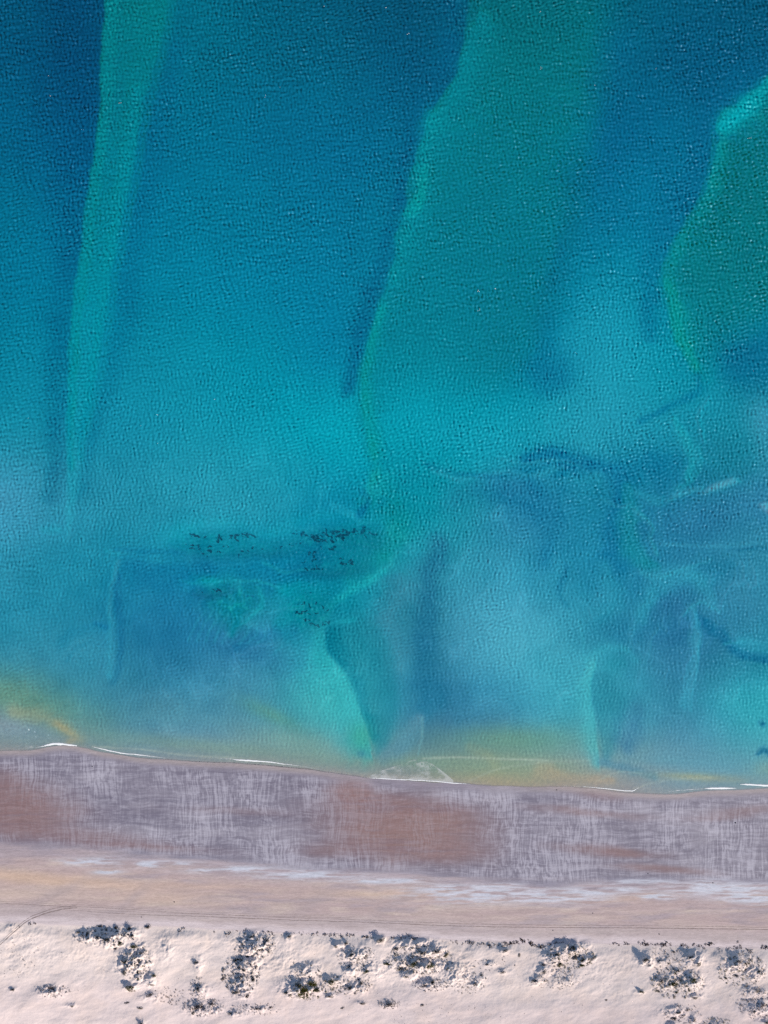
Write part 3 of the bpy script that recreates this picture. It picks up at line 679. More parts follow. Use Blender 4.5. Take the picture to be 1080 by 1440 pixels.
col = m.mixc(pat, dark, lite)
gr = m.noise(m.scaled(tc, (.35, 1.2, 1)), 1.0, 5, .65)
gr2 = m.noise(tc, 1.6, 3, .7)
amt = m.math('ADD', m.math('MULTIPLY', m.math('SUBTRACT', gr, .5), .55), m.math('MULTIPLY', m.math('SUBTRACT', gr2, .5), .35))
gh = m.noise(m.scaled(wc_, (.02, .55, 1)), 1.0, 5, .7)
amt = m.math('ADD', amt, m.math('MULTIPLY', m.math('SUBTRACT', gh, .5), .75))
fac = m.math('ADD', 1.0, m.math('MULTIPLY', amt, m.ramp(hat, 0, 1, 1, .5)))
col = m.mixc(1.0, col, m.n('ShaderNodeCombineColor', {0: fac, 1: fac, 2: fac}).outputs[0], 'MULTIPLY')
bmp = m.n('ShaderNodeBump', {'Strength': .6, 'Distance': .12, 'Height': gr}).outputs[0]
bs = m.n('ShaderNodeBsdfPrincipled', {'Base Color': col, 'Roughness': m.ramp(wet, 0, 1, .95, .42), 'Normal': bmp, 'Specular IOR Level': .3}).outputs[0]
tag(link('beach', me, m.done(bs)), kind='structure')

# ---------------------------------------------------------------- dunes
uu = axis(-30, 1110, .72, (-4000, 5000), 1.4)
t0 = toe(uu)
core = np.linspace(0, 1, 215)
r1 = t0[None, :] - .5 + core[:, None] * (1480 - t0)[None, :]
ext = axis(1480, 1484, 4, (1480, 6000), 1.35)[1:]
Vd = np.vstack([r1, np.tile(ext[:, None], (1, len(uu)))]); Ud = np.tile(uu, (Vd.shape[0], 1))
Zd = ground_z(Ud, Vd)
LC, _, _ = land_colour(Ud, Vd)
me = grid_mesh('dune_sand', wx(Ud), wy(Vd), Zd)
set_col(me, 'tint', (lin(LC) / KLIT * 1.16).clip(0, .8))
m = NT('dune_sand')
tc = m.n('ShaderNodeTexCoord').outputs['Object']
g1 = m.noise(tc, .9, 4, .65); g2 = m.noise(m.scaled(tc, (.9, 2.2, 1), .5), .5, 3, .6, .6); g3 = m.noise(tc, .06, 3, .5)
fac = m.math('ADD', 1.0, m.math('MULTIPLY', m.math('SUBTRACT', g1, .5), .22))
col = m.mixc(1.0, m.n('ShaderNodeAttribute', attribute_name='tint').outputs['Color'], m.n('ShaderNodeCombineColor', {0: fac, 1: fac, 2: fac}).outputs[0], 'MULTIPLY')
col = m.mixc(m.ramp(g3, .4, .7, 0, .35), col, m.mixc(1.0, col, (1.0, .95, .88, 1), 'MULTIPLY'))
hgt = m.math('ADD', m.math('MULTIPLY', g2, 1.0), m.math('MULTIPLY', g1, .8))
bmp = m.n('ShaderNodeBump', {'Strength': .35, 'Distance': .3, 'Height': hgt}).outputs[0]
tag(link('dunes', me, m.done(m.n('ShaderNodeBsdfDiffuse', {'Color': col, 'Normal': bmp, 'Roughness': .6}).outputs[0])), kind='structure')

# ---------------------------------------------------------------- plants
def leafmat(name, a, b, c):
    m = NT(name)
    r = m.n('ShaderNodeObjectInfo').outputs['Random']
    tc = m.n('ShaderNodeTexCoord').outputs['Object']
    n1 = m.noise(tc, 3.0, 2)
    col = m.mixc(m.ramp(n1, .35, .65), a + (1,), b + (1,)); col = m.mixc(m.math('MULTIPLY', r, .8), col, c + (1,))
    d = m.n('ShaderNodeBsdfDiffuse', {'Color': col}).outputs[0]; t = m.n('ShaderNodeBsdfTranslucent', {'Color': col}).outputs[0]
    return m.done(m.n('ShaderNodeMixShader', {0: .2, 1: d, 2: t}).outputs[0])
M_DARK = leafmat('dark_foliage', (.018, .021, .020), (.040, .044, .022), (.014, .017, .022))
M_GREEN = leafmat('olive_foliage', (.095, .092, .016), (.16, .145, .028), (.060, .066, .016))
M_DRY = leafmat('dry_foliage', (.050, .038, .036), (.090, .070, .058), (.032, .026, .028))
M_WRACK = leafmat('wrack_weed', (.022, .012, .011), (.045, .026, .022), (.014, .010, .011))
M_WEED = leafmat('sea_weed', (.002, .010, .011), (.004, .016, .014), (.002, .007, .009))
M_WOOD = leafmat('dry_wood', (.12, .095, .08), (.18, .15, .13), (.09, .07, .06))

def clump(name, mat, n, seed, flat=.55, lobes=4, leaf=.16, upright=.5, fill=1.0, sp=.5):
    """n leafy sprays spread through an uneven low dome about 1 m in radius"""
    r = random.Random(seed)
    L = [(r.uniform(-sp, sp), r.uniform(-sp, sp), r.uniform(.35, .62)) for _ in range(lobes)]
    co = []; fa = []
    while len(co) < n * 4:
        lx, ly, lr = r.choice(L)
        a = r.uniform(0, 2 * math.pi); rad = lr * r.random() ** .5 * fill; x = lx + rad * math.cos(a); y = ly + rad * math.sin(a)
        z = flat * math.sqrt(max(0, 1 - (rad / lr) ** 2)) * lr * 1.6 * r.uniform(.3, 1)
        d = Vector((x - lx, y - ly, .25 + r.random() * upright * 2)).normalized(); s = leaf * r.uniform(.6, 1.5)
        side = d.cross(Vector((r.uniform(-1, 1), r.uniform(-1, 1), r.uniform(-1, 1)))).normalized() * s * .45
        p = Vector((x, y, z)); q = p + d * s
        i = len(co); co += [p - side * .4, p + d * s * .5 - side, q, p + d * s * .5 + side]; fa.append((i, i + 3, i + 2, i + 1))
    me = mesh_np(name, [tuple(c) for c in co], fa, False); me.materials.append(mat)
    return me

def twigs(seed):
    r = random.Random(seed); co = []; fa = []
    for _ in range(9):
        a = r.uniform(0, 6.28); d = Vector((math.cos(a), math.sin(a), r.uniform(.3, .9))).normalized(); p = Vector((r.uniform(-.1, .1), r.uniform(-.1, .1), -.05)); l = r.uniform(.4, .85)
        s = d.cross(Vector((0, 0, 1))).normalized() * .035; t = d.cross(s).normalized() * .035
        i = len(co); co += [p + s, p + t, p - s, p - t, p + d * l]
        fa += [(i, i + 1, i + 4), (i + 1, i + 2, i + 4), (i + 2, i + 3, i + 4), (i + 3, i, i + 4)]
    me = mesh_np('branches', [tuple(c) for c in co], fa, False); me.materials.append(M_WOOD)
    return me

SHRUB = {'dark': [clump('foliage', M_DARK, 420, 20 + i, .7, 9, .15) for i in range(5)],
         'green': [clump('foliage', M_GREEN, 560, 40 + i, .7, 8, .17) for i in range(3)],
         'dry': [clump('foliage', M_DRY, 330, 50 + i, .45, 8, .16, .3) for i in range(4)]}
TWIG = [twigs(60 + i) for i in range(3)]
TUFT = {'dark': [clump('tuft', M_DARK, 46, 70 + i, .7, 2, .34, .8, 1, .2) for i in range(5)],
        'green': [clump('tuft', M_GREEN, 46, 80 + i, .7, 2, .34, .8, 1, .2) for i in range(3)],
        'dry': [clump('tuft', M_DRY, 34, 90 + i, .5, 2, .34, .6, 1, .22) for i in range(4)]}

# (u, v, half width m, half depth m, height, turn, kind, label)
SHRUBS = [
 (112, 1308, 1.8, 1.2, 1.3, 10, 'dark', 'small dark shrub at the far left end of the shrubby foredune'),
 (125, 1309, 2.2, 1.3, 1.4, 60, 'dark', 'dark shrub casting a pointed blue shadow near the left end of the foredune'),
 (139, 1313, 2.4, 1.5, 1.5, 20, 'dry', 'grey brown shrub on the steep face left of the dense foredune thicket'),
 (142, 1300, 2.8, .9, 1.0, 0, 'dark', 'long dark shrub lying along the top edge of the left foredune'),
 (152, 1316, 2.4, 2.2, 1.6, 40, 'dark', 'dark bush in the middle of the left foredune thicket'),
 (165, 1303, 2.6, 1.6, 1.2, 80, 'dry', 'rounded grey shrub at the upper right of the left foredune thicket'),
 (183, 1302, 2.4, 2.2, 1.8, 30, 'dark', 'blue black bush with a lit sandy bank on its right, left foredune'),
 (188, 1313, 2.2, 2.0, 1.6, 75, 'dark', 'dark bush just below the blue black bush of the left foredune'),
 (209, 1301, 2.6, 1.7, 1.7, 10, 'dark', 'lone round dark bush at the dune foot on bare sand, right of the left thicket'),
 (172, 1322, 3.0, 1.6, 1.2, 10, 'green', 'yellow green low shrub at the lower edge of the left foredune thicket'),
 (190, 1327, 3.0, 1.5, 1.1, 5, 'green', 'olive shrub strip under the left foredune thicket, beside bright white sand'),
 (165, 1329, 2.0, 1.2, .9, 15, 'dark', 'small grey green shrub on the slope below the left thicket'),
 (200, 1335, 3.0, 2.0, 1.2, 25, 'dry', 'thin dry shrub at the top of the hummock below the left thicket'),
 (180, 1345, 2.2, 1.5, 1.2, 60, 'dark', 'dark shrub on the upper left shoulder of the left hummock'),
 (196, 1350, 3.0, 2.0, 1.4, 15, 'dark', 'dark shrub spread over the middle of the left hummock'),
 (178, 1360, 2.6, 2.2, 1.6, 45, 'dark', 'dark shrub on the shaded left foot of the left hummock'),
 (197, 1361, 2.0, 1.5, 1.4, 85, 'dark', 'small dark shrub low in the middle of the left hummock'),
 (219, 1365, 1.8, 1.5, 1.3, 25, 'green', 'green shrub standing on very bright white sand right of the left hummock'),
 (189, 1382, 4.2, 2.0, 1.9, -8, 'green', 'green topped shrub throwing a wedge of dark shadow to the left'),
 (216, 1377, 3.0, 1.4, 1.2, 0, 'dark', 'dark flat shrub right of the wedge shaped shadow'),
 (214, 1392, 3.0, 2.0, 1.1, 20, 'dry', 'loose dry shrub on the sand below the wedge shaped shadow'),
 (77, 1383, 4.4, 2.0, 1.2, -5, 'dry', 'wide brown shrub patch alone on a low hummock in the open left sand'),
 (22, 1386, 2.2, 1.6, 1.2, 20, 'dark', 'small dark shrub nearest the lower left corner'),
 (106, 1408, 1.8, 1.0, .8, 0, 'dark', 'tiny dark shrub below and right of the lone brown shrub patch'),
 (182, 1404, 2.8, 1.2, .8, 10, 'dry', 'flat dry shrub on bare sand under the left hummock'),
 (200, 1411, 2.4, 1.3, .9, -10, 'dark', 'low dark shrub right of the flat dry shrub under the left hummock'),
 (203, 1431, 2.4, 1.7, 1.3, -30, 'dark', 'dark shrub at the bottom edge, straight below the left hummock'),
 (278, 1349, 2.0, 2.6, 1.2, 60, 'dark', 'dark shrub halfway between the left hummock and the big grey patch'),
 (281, 1383, 2.4, 3.2, 1.4, 40, 'dark', 'tall narrow dark shrub above the big brown patch'),
 (281, 1408, 4.6, 3.0, 1.3, 15, 'dry', 'big brown shrub patch low on the sand, left half'),
 (299, 1406, 3.6, 2.4, 1.2, 55, 'dry', 'big brown shrub patch low on the sand, right half'),
 (274, 1417, 1.8, 1.8, 1.0, 5, 'dark', 'dark shrub at the lower tip of the big brown patch'),
 (354, 1314, 3.0, 1.6, 1.1, 20, 'dark', 'uppermost shrub of the grey patch left of centre, right under the wrack line'),
 (376, 1319, 3.4, 2.2, 1.5, 40, 'dark', 'blue shaded shrub on the upper right of the grey patch left of centre'),
 (366, 1331, 3.0, 1.8, 1.3, 35, 'dark', 'dark shrub in the middle right of the grey patch left of centre'),
 (334, 1345, 3.2, 2.0, 1.2, 10, 'dark', 'grey dark shrub at the left side of the grey patch left of centre'),
 (348, 1341, 2.6, 1.8, 1.2, 50, 'dry', 'dry grey shrub in the middle of the grey patch left of centre'),
 (343, 1358, 3.0, 1.6, 1.4, 0, 'dark', 'dark shrub on the crest at the waist of the grey patch left of centre'),
 (357, 1371, 2.8, 2.0, 1.3, 70, 'dark', 'dark shrub on the right of the lower grey patch left of centre'),
 (316, 1371, 2.4, 1.8, 1.1, 15, 'dry', 'grey shrub on the left of the lower grey patch left of centre'),
 (334, 1388, 3.2, 1.8, 1.5, 0, 'dark', 'blue black shrub at the foot of the grey patch left of centre'),
 (349, 1393, 2.6, 1.8, 1.3, 30, 'dark', 'second blue black shrub at the foot of the grey patch, just to the right'),
 (326, 1419, 2.8, 1.8, 1.1, 10, 'dark', 'dark shrub at the left end of the thin brown strip near the bottom'),
 (364, 1411, 3.6, 1.3, .9, -8, 'dry', 'middle of the thin brown shrub strip near the bottom'),
 (381, 1410, 2.4, 1.2, .8, 5, 'dry', 'right end of the thin brown shrub strip near the bottom'),
 (407, 1314, 2.0, 1.6, 1.4, 20, 'dark', 'single dark blue shrub at the top of the dune above the green bush'),
 (404, 1388, 3.0, 1.6, 1.5, 25, 'dark', 'dark left tip of the large green bush'),
 (420, 1378, 4.2, 3.2, 2.2, -30, 'dark', 'dark shaded upper half of the large green bush'),  # dark foliage stands in for the shade on this side of the green bush
 (429, 1386, 5.6, 4.0, 2.6, -25, 'green', 'large olive green bush, the largest and greenest on the dune'),
 (439, 1377, 3.8, 2.8, 2.0, 10, 'green', 'green right shoulder of the large olive bush'),
 (445, 1384, 2.4, 1.8, 1.2, 0, 'green', 'small green bush touching the right side of the large olive bush'),
 (473, 1326, 2.0, 1.7, 1.4, 0, 'dark', 'left one of two round dark bushes just under the wrack line, left of centre'),
 (487, 1324, 2.6, 1.7, 1.5, 60, 'dark', 'right one of two round dark bushes just under the wrack line, left of centre'),
 (494, 1337, 3.0, 1.8, 1.4, 40, 'dark', 'dark shrub on the shaded left slope of the bright centre mound'),
 (514, 1340, 3.0, 2.0, 1.3, 80, 'dry', 'grey shrub on top of the bright centre mound'),
 (492, 1354, 2.8, 2.2, 1.3, 20, 'dark', 'blue grey shrub left of the brightest patch of sand'),
 (515, 1360, 2.4, 1.5, 1.0, 30, 'green', 'pale green shrub on the brightest patch of sand'),
 (468, 1374, 3.0, 2.0, 1.6, 0, 'green', 'green shrub with a dark blue shadow, up and right of the large olive bush'),
 (492, 1382, 3.2, 2.2, 1.3, 20, 'dark', 'green dark shrub, left in the row right of the large olive bush'),
 (508, 1378, 3.0, 1.8, 1.2, 75, 'dark', 'dark shrub, right in the row right of the large olive bush'),
 (464, 1394, 3.4, 1.3, 1.2, -8, 'dark', 'flat dark shrub on smooth sand right of the large olive bush'),
 (510, 1404, 3.0, 1.2, .9, 0, 'dark', 'slim dark shrub with thin runners on the lower bare sand'),
 (547, 1405, 4.4, 2.2, 1.1, 10, 'dry', 'lone brown shrub in the lower centre with a triangular outline'),
 (482, 1411, 1.8, .9, .7, 15, 'dark', 'tiny dark shrub below the slim dark shrub with runners'),
 (593, 1408, 1.6, 1.2, .8, 30, 'dark', 'tiny dark shrub on bare sand right of the lone brown shrub'),
 (535, 1318, 3.4, 2.6, 2.0, 10, 'dark', 'large round dark bush alone on the dune foot in the centre'),
 (580, 1317, 3.6, 1.0, 1.0, 0, 'dark', 'long dark shrub along the wrack line right of the large round bush'),
 (556, 1332, 2.8, 2.2, 1.3, 30, 'dark', 'dark shrub on the left of the broad centre thicket'),
 (594, 1334, 3.6, 1.8, 1.5, 0, 'dark', 'dark blue shrub in the upper middle of the broad centre thicket'),
 (612, 1333, 4.0, 2.4, 1.8, 20, 'dark', 'largest blue shaded shrub of the broad centre thicket'),
 (626, 1340, 2.4, 1.6, 1.1, 40, 'green', 'green shrub at the right end of the broad centre thicket'),
 (544, 1350, 2.6, 1.4, 1.0, 0, 'green', 'green shrub at the left end of the broad centre thicket'),
 (582, 1350, 3.2, 1.8, 1.2, 30, 'green', 'olive shrub in the lower middle of the broad centre thicket'),
 (602, 1352, 4.0, 1.5, 1.0, 10, 'green', 'pale olive shrub on the lit slope of the broad centre thicket'),
 (562, 1358, 2.8, 1.8, 1.3, 25, 'dark', 'dark grey shrub below the left end of the broad centre thicket'),
 (571, 1368, 2.8, 1.3, 1.1, 0, 'dark', 'dark shrub at the lowest point of the broad centre thicket'),
 (596, 1380, 3.0, 1.8, 1.1, 20, 'dry', 'left part of the brown patch below the broad centre thicket'),
 (607, 1376, 3.2, 2.0, 1.3, 60, 'dark', 'right part of the brown patch below the broad centre thicket'),
 (687, 1327, 1.8, .8, .6, 0, 'dark', 'black low shrub inside the wrack line, centre right'),
 (709, 1333, 2.4, 1.6, 1.3, 40, 'dark', 'pointed blue shrub under the wrack line, centre right'),
 (729, 1340, 1.6, 1.4, .9, 70, 'dark', 'small dark shrub between the two right hand thickets'),
 (684, 1352, 2.4, 1.2, .9, 10, 'dry', 'dry shrub on the open slope centre right, the upper of two'),
 (705, 1362, 2.6, 1.1, .9, 15, 'dry', 'dry shrub on the open slope centre right, the lower of two'),
 (676, 1367, 1.8, 1.4, 1.0, 0, 'dark', 'dark shrub at the top of the loose patch right of centre'),
 (667, 1378, 2.0, 1.8, 1.0, 50, 'dark', 'dark shrub in the middle of the loose patch right of centre'),
 (780, 1338, 2.8, 2.0, 1.5, 20, 'dark', 'dark shrub at the upper left of the right hand thicket'),
 (801, 1329, 4.0, 1.8, 1.7, 38, 'dark', 'blue black shrub at the top of the right hand thicket, slanting'),
 (807, 1342, 2.8, 2.4, 1.7, 80, 'dark', 'large dark bush in the middle of the right hand thicket'),
 (817, 1345, 2.2, 1.8, 1.4, 20, 'dark', 'dark bush at the lower right of the right hand thicket'),
 (832, 1343, 1.8, 1.6, 1.2, 60, 'dark', 'outermost dark shrub on the right of the right hand thicket'),
 (786, 1352, 2.6, 1.4, 1.1, 30, 'green', 'green shrub on the lower edge of the right hand thicket, left one'),
 (816, 1353, 2.2, 1.2, 1.0, 0, 'green', 'green shrub on the lower edge of the right hand thicket, right one'),
 (762, 1353, 2.4, 1.8, 1.3, 10, 'dark', 'dark shrub on the left flank of the right hand thicket, upper one'),
 (763, 1361, 2.4, 1.7, 1.3, 45, 'dark', 'dark shrub on the left flank of the right hand thicket, lower one'),
 (749, 1374, 2.6, 1.9, 1.3, 20, 'dark', 'blue dark shrub below and left of the right hand thicket'),
 (764, 1374, 2.0, 1.1, .9, 0, 'dark', 'small dark shrub beside the blue dark shrub under the right hand thicket'),
 (850, 1401, 1.2, .8, .7, 0, 'dark', 'tiny dark shrub alone on the wide smooth slope at right'),
 (905, 1345, 2.6, 3.0, 2.0, 70, 'dark', 'dark bush whose shadow makes a blue wedge, far right dune'),
 (924, 1348, 2.6, 1.3, 1.0, 20, 'dry', 'dry shrub right of the blue wedge shadow'),
 (945, 1336, 1.7, 1.0, .9, 0, 'dark', 'small dark shrub high on the far right dune'),
 (967, 1341, 2.8, 1.5, 1.4, 20, 'dark', 'upper dark shrub of the pair on the far right dune'),
 (978, 1350, 3.0, 2.2, 1.7, 60, 'dark', 'lower dark shrub of the pair, edged by bright sand, far right dune'),
 (950, 1361, 2.6, 1.3, 1.0, 10, 'dark', 'grey shrub in the middle of the far right dune'),
 (938, 1351, 1.8, .9, .8, -5, 'dark', 'small flat dark shrub left of the pair on the far right dune'),
 (942, 1377, 3.2, 2.0, 1.5, 20, 'green', 'bright green bush in the far right patch of grey shrubs'),
 (972, 1372, 3.0, 2.0, 1.3, 0, 'green', 'olive bush at the right of the far right patch of grey shrubs'),
 (926, 1374, 3.2, 2.2, 1.1, 30, 'dry', 'dry grey shrub at the left of the far right patch'),
 (922, 1389, 1.8, 1.2, 1.0, 0, 'dark', 'small dark shrub under the far right patch, left one'),
 (974, 1397, 3.2, 1.5, 1.3, -5, 'dark', 'dark shrub under the far right patch, right one'),
 (898, 1388, 2.4, 1.0, 1.3, -20, 'green', 'narrow green shrub with a long thin shadow on smooth sand'),
 (948, 1417, 3.0, 1.4, 1.2, 0, 'dark', 'dark strip of shrub near the bottom at right'),
 (963, 1414, 2.8, 1.4, 1.0, 15, 'dry', 'dry shrub at the right end of the dark strip near the bottom'),
 (943, 1426, 2.8, 1.8, 1.6, 15, 'dark', 'blue black shrub at the bottom right, upper of two'),
 (944, 1436, 3.0, 1.8, 1.6, -5, 'dark', 'blue black shrub on the bottom edge at right, lower of two'),
 (972, 1427, 1.6, 2.0, 1.0, 0, 'dry', 'dry grey tuft shrub right of the two blue black shrubs'),
 (1000, 1438, 3.0, 1.8, 1.0, 0, 'green', 'pale green shrub cut by the bottom edge at right'),
 (1033, 1347, 4.0, 2.2, 1.3, 20, 'dry', 'brown shrub at the top of the rightmost dune patch'),
 (1044, 1350, 1.6, 1.2, 1.3, 0, 'dark', 'small black bush on top of the rightmost dune patch'),
 (1063, 1360, 2.0, 1.3, 1.2, 10, 'dark', 'dark bush at the right of the rightmost dune patch'),
 (1032, 1368, 2.6, 1.3, 1.1, 0, 'dark', 'dark shrub in the middle of the rightmost dune patch'),
 (1060, 1388, 2.8, 1.8, 1.1, 15, 'dark', 'grey dark shrub below the rightmost dune patch'),
 (1056, 1414, 3.4, 2.2, 1.1, 40, 'dry', 'large grey brown shrub patch near the lower right corner, left half'),
 (1068, 1406, 3.0, 1.8, 1.2, 20, 'dry', 'large grey brown shrub patch near the lower right corner, right half'),
 (1073, 1431, 2.4, 1.6, 1.1, 10, 'dark', 'dark shrub nearest the lower right corner')]
def name_of(k): return {'dark': 'dune_shrub', 'green': 'green_bush', 'dry': 'dry_shrub'}[k]
zs = ground_z(np.array([[s[0] * 1.0 for s in SHRUBS]]), np.array([[s[1] * 1.0 for s in SHRUBS]]))[0]
for i, (u, v, a, b, h, rot, k, lab) in enumerate(SHRUBS):
    o = bpy.data.objects.new(name_of(k), None); C.objects.link(o)
    o.location = (wx(u), wy(v), zs[i] - .1); o.rotation_euler = (0, 0, math.radians(rot)); g_ = 1.3 if k == 'green' else 1.08; o.scale = (a * g_, b * g_ * .95, h * 1.1)
    tag(o, lab, 'bush' if k == 'green' else 'shrub', 'shrubs on the dune')
    link('foliage', SHRUB[k][i % len(SHRUB[k])], None, o); link('branches', TWIG[i % 3], None, o)

# scattered tufts: (u, v, spread u, spread v, count, mean radius m, mix, where)
PATCHES = [
 (150, 1313, 42, 12, 70, .8, 'dark', 'tuft among the bushes of the left foredune'),
 (195, 1348, 20, 24, 90, .7, 'mixd', 'tuft speckling the sandy hummock near the left'),
 (80, 1387, 22, 8, 46, .6, 'dry', 'tuft around the lone brown shrub patch in the left sand'),
 (240, 1395, 24, 12, 26, .6, 'dry', 'tuft on the open sand between hummock and big brown patch'),
 (280, 1385, 12, 16, 26, .6, 'dark', 'tuft above the big brown patch'),
 (288, 1410, 28, 12, 70, .6, 'dry', 'tuft in the big brown patch near the bottom'),
 (360, 1326, 28, 18, 90, .7, 'dark', 'tuft in the upper grey patch left of centre'),
 (340, 1366, 26, 26, 120, .7, 'dark', 'tuft in the lower grey patch left of centre'),
 (362, 1412, 34, 9, 46, .55, 'dry', 'tuft in the thin brown strip near the bottom'),
 (428, 1366, 24, 18, 60, .6, 'dark', 'tuft on the slope above the large olive bush'),
 (430, 1388, 24, 12, 50, .8, 'green', 'tuft at the edge of the large olive bush'),
 (482, 1380, 40, 12, 80, .65, 'mixd', 'tuft in the row right of the large olive bush'),
 (500, 1342, 26, 18, 60, .65, 'dark', 'tuft on the bright centre mound'),
 (548, 1406, 16, 6, 30, .55, 'dry', 'tuft around the lone brown shrub in the lower centre'),
 (590, 1345, 46, 20, 170, .7, 'mixd', 'tuft in the broad centre thicket'),
 (606, 1378, 26, 10, 60, .6, 'dry', 'tuft in the brown patch below the centre thicket'),
 (655, 1372, 28, 20, 70, .55, 'dark', 'tuft on the loose patch right of centre'),
 (695, 1350, 28, 12, 26, .5, 'dry', 'tuft on the open slope centre right'),
 (800, 1342, 34, 16, 100, .7, 'mixd', 'tuft in the right hand thicket'),
 (780, 1372, 34, 14, 60, .55, 'dark', 'tuft speckling the sand below the right hand thicket'),
 (940, 1345, 40, 16, 60, .6, 'dark', 'tuft on the upper far right dune'),
 (950, 1378, 36, 20, 150, .65, 'mixd', 'tuft in the far right patch of grey shrubs'),
 (955, 1420, 26, 14, 40, .6, 'dry', 'tuft near the bottom at right'),
 (1040, 1360, 34, 22, 120, .65, 'mixd', 'tuft in the rightmost dune patch'),
 (1060, 1405, 26, 22, 90, .6, 'dry', 'tuft near the lower right corner'),
 (1000, 1435, 26, 10, 40, .6, 'green', 'tuft around the pale green shrub on the bottom edge'),
 (20, 1335, 36, 34, 70, .4, 'dry', 'tiny tuft on the pale sand at the far left'),
 (330, 1350, 320, 70, 150, .30, 'dry', 'tiny lone tuft on the open sand, left half'),
 (760, 1370, 320, 64, 130, .30, 'dry', 'tiny lone tuft on the open sand, right half'),
 (600, 1420, 110, 20, 80, .30, 'dry', 'tiny lone tuft low on the sand below the centre')]
T = []
for pi, (u, v, su, sv, cnt, rad, kd, lab) in enumerate(PATCHES):
    for _ in range(int(cnt * (3.0 if rad > .5 else 1.8))):
        r = rng.random() ** .62; a = rng.uniform(0, 2 * math.pi)
        uu_, vv_ = u + su * r * math.cos(a) * 1.05, v + sv * r * math.sin(a) * 1.05
        if uu_ < -14 or uu_ > 1094 or vv_ > 1450: continue
        if vv_ < float(np.interp(uu_, [p[0] for p in TOE], [p[1] for p in TOE])) + 2: continue
        k = kd if kd != 'mixd' else rng.choice(['dark', 'green', 'green', 'dry'])
        T.append((.95 * rad * rng.choice((.5, .7, .9, 1.2, 1.6)) * rng.uniform(.8, 1.2), uu_, vv_, k, lab, ((uu_ - u) / su, (vv_ - v) / sv)))
T.sort(key=lambda t: -t[0])
zt = ground_z(np.array([[t[1] for t in T]]), np.array([[t[2] for t in T]]))[0]
rest_co = []; rest_f = []; rest_mi = []
CACHE = {}
def place(a, b):
    w = ('far upper ' if b < -.7 else 'upper ' if b < -.25 else 'far lower ' if b > .7 else 'lower ' if b > .25 else 'middle ') + ('left end' if a < -.65 else 'left' if a < -.2 else 'right end' if a > .65 else 'right' if a > .2 else 'centre')
    return w
for i, (r, u, v, k, lab, pl) in enumerate(T):
    me = TUFT[k][rng.randrange(len(TUFT[k]))]; rot = rng.uniform(0, 6.28); sc = (r * rng.uniform(1, 1.5), r, r * rng.uniform(.6, 1.0))
    if i < 290:
        o = link('grass_tuft', me); o.location = (wx(u), wy(v), zt[i] - .05); o.rotation_euler = (0, 0, rot); o.scale = sc
        tag(o, {'dark': 'dark ', 'green': 'green ', 'dry': 'brown '}[k] + lab.replace('tuft', 'tuft, ' + place(*pl) + ',', 1), 'tuft', lab.replace('tuft', 'tufts', 1) + ' (' + k + ')')
    else:
        if me not in CACHE:
            c = np.empty(len(me.vertices) * 3, np.float32); me.vertices.foreach_get('co', c); CACHE[me] = c.reshape(-1, 3)[:96]
        c = CACHE[me] * np.array(sc); cs, sn = math.cos(rot), math.sin(rot)
        q = np.stack([c[:, 0] * cs - c[:, 1] * sn + wx(u), c[:, 0] * sn + c[:, 1] * cs + wy(v), c[:, 2] + zt[i] - .05], -1)
        b0_ = len(rest_co) * 96; rest_co.append(q); rest_f.append(np.arange(96).reshape(-1, 4) + b0_); rest_mi += [('dark', 'green', 'dry').index(k)] * 24
me = mesh_np('dune_grass', np.concatenate(rest_co), np.concatenate(rest_f), False)
for mm in (M_DARK, M_GREEN, M_DRY): me.materials.append(mm)
me.polygons.foreach_set('material_index', np.array(rest_mi, np.int32))
tag(link('dune_grass', me), 'fine scattered grass between the larger tufts on the pale dune', 'grass', kind='stuff')

# ---------------------------------------------------------------- wrack line along the foot of the dune
WR = [clump('wrack', M_WRACK, 22, 120 + i, .25, 2, .5, .15, 1, .2) for i in range(5)]
SECT = [(0, 50, .5, 'on the far left dune foot above the tyre tracks'), (34, 108, 1.2, 'on the dune foot beside the diagonal tyre tracks'), (222, 300, 1.2, 'just right of the lone round dark bush'),
        (300, 345, 1.3, 'along the dune foot left of the grey patch'), (345, 445, .5, 'along the dune foot above the grey patch'), (445, 530, 1.1, 'along the dune foot left of the large round bush'), (546, 590, .9, 'along the dune foot right of the large round bush'),
        (620, 662, .7, 'along the dune foot right of the centre thicket'), (662, 745, 1.6, 'in the blackest stretch of the wrack line'), (745, 795, 1.6, 'in the dipping black stretch of the wrack line'), (840, 900, .4, 'along the smooth dune foot at right'), (900, 945, 1.5, 'in the wrack line above the blue wedge shadow'), (955, 1000, 1.3, 'left of the forked stick shape'), (1000, 1060, 1.0, 'below the forked stick shape on the dune foot'), (1062, 1085, 1.6, 'at the wrack line end by the right edge')]
WLINE = [(0, 1297), (36, 1296), (60, 1298), (108, 1296), (222, 1306), (250, 1308), (285, 1303), (300, 1308), (320, 1311), (345, 1306), (400, 1311), (445, 1312), (500, 1314), (530, 1317), (560, 1318), (590, 1316), (620, 1321), (662, 1325), (690, 1326), (720, 1325), (738, 1320), (748, 1327), (760, 1330), (775, 1324), (795, 1323), (850, 1325), (900, 1325), (930, 1327), (945, 1324), (965, 1329), (1000, 1326), (1010, 1333), (1040, 1331), (1050, 1336), (1064, 1330), (1085, 1329)]
q = []
for (a, b, dens, lab) in SECT:
    for _ in range(int((b - a) * dens * .42)):
        u = rng.uniform(a, b); v = np.interp(u, [p[0] for p in WLINE], [p[1] for p in WLINE]) + rng.gauss(0, 1.5)
        q.append((rng.choice((.35, .5, .7, .95)) * rng.uniform(.8, 1.25), u, v, lab))
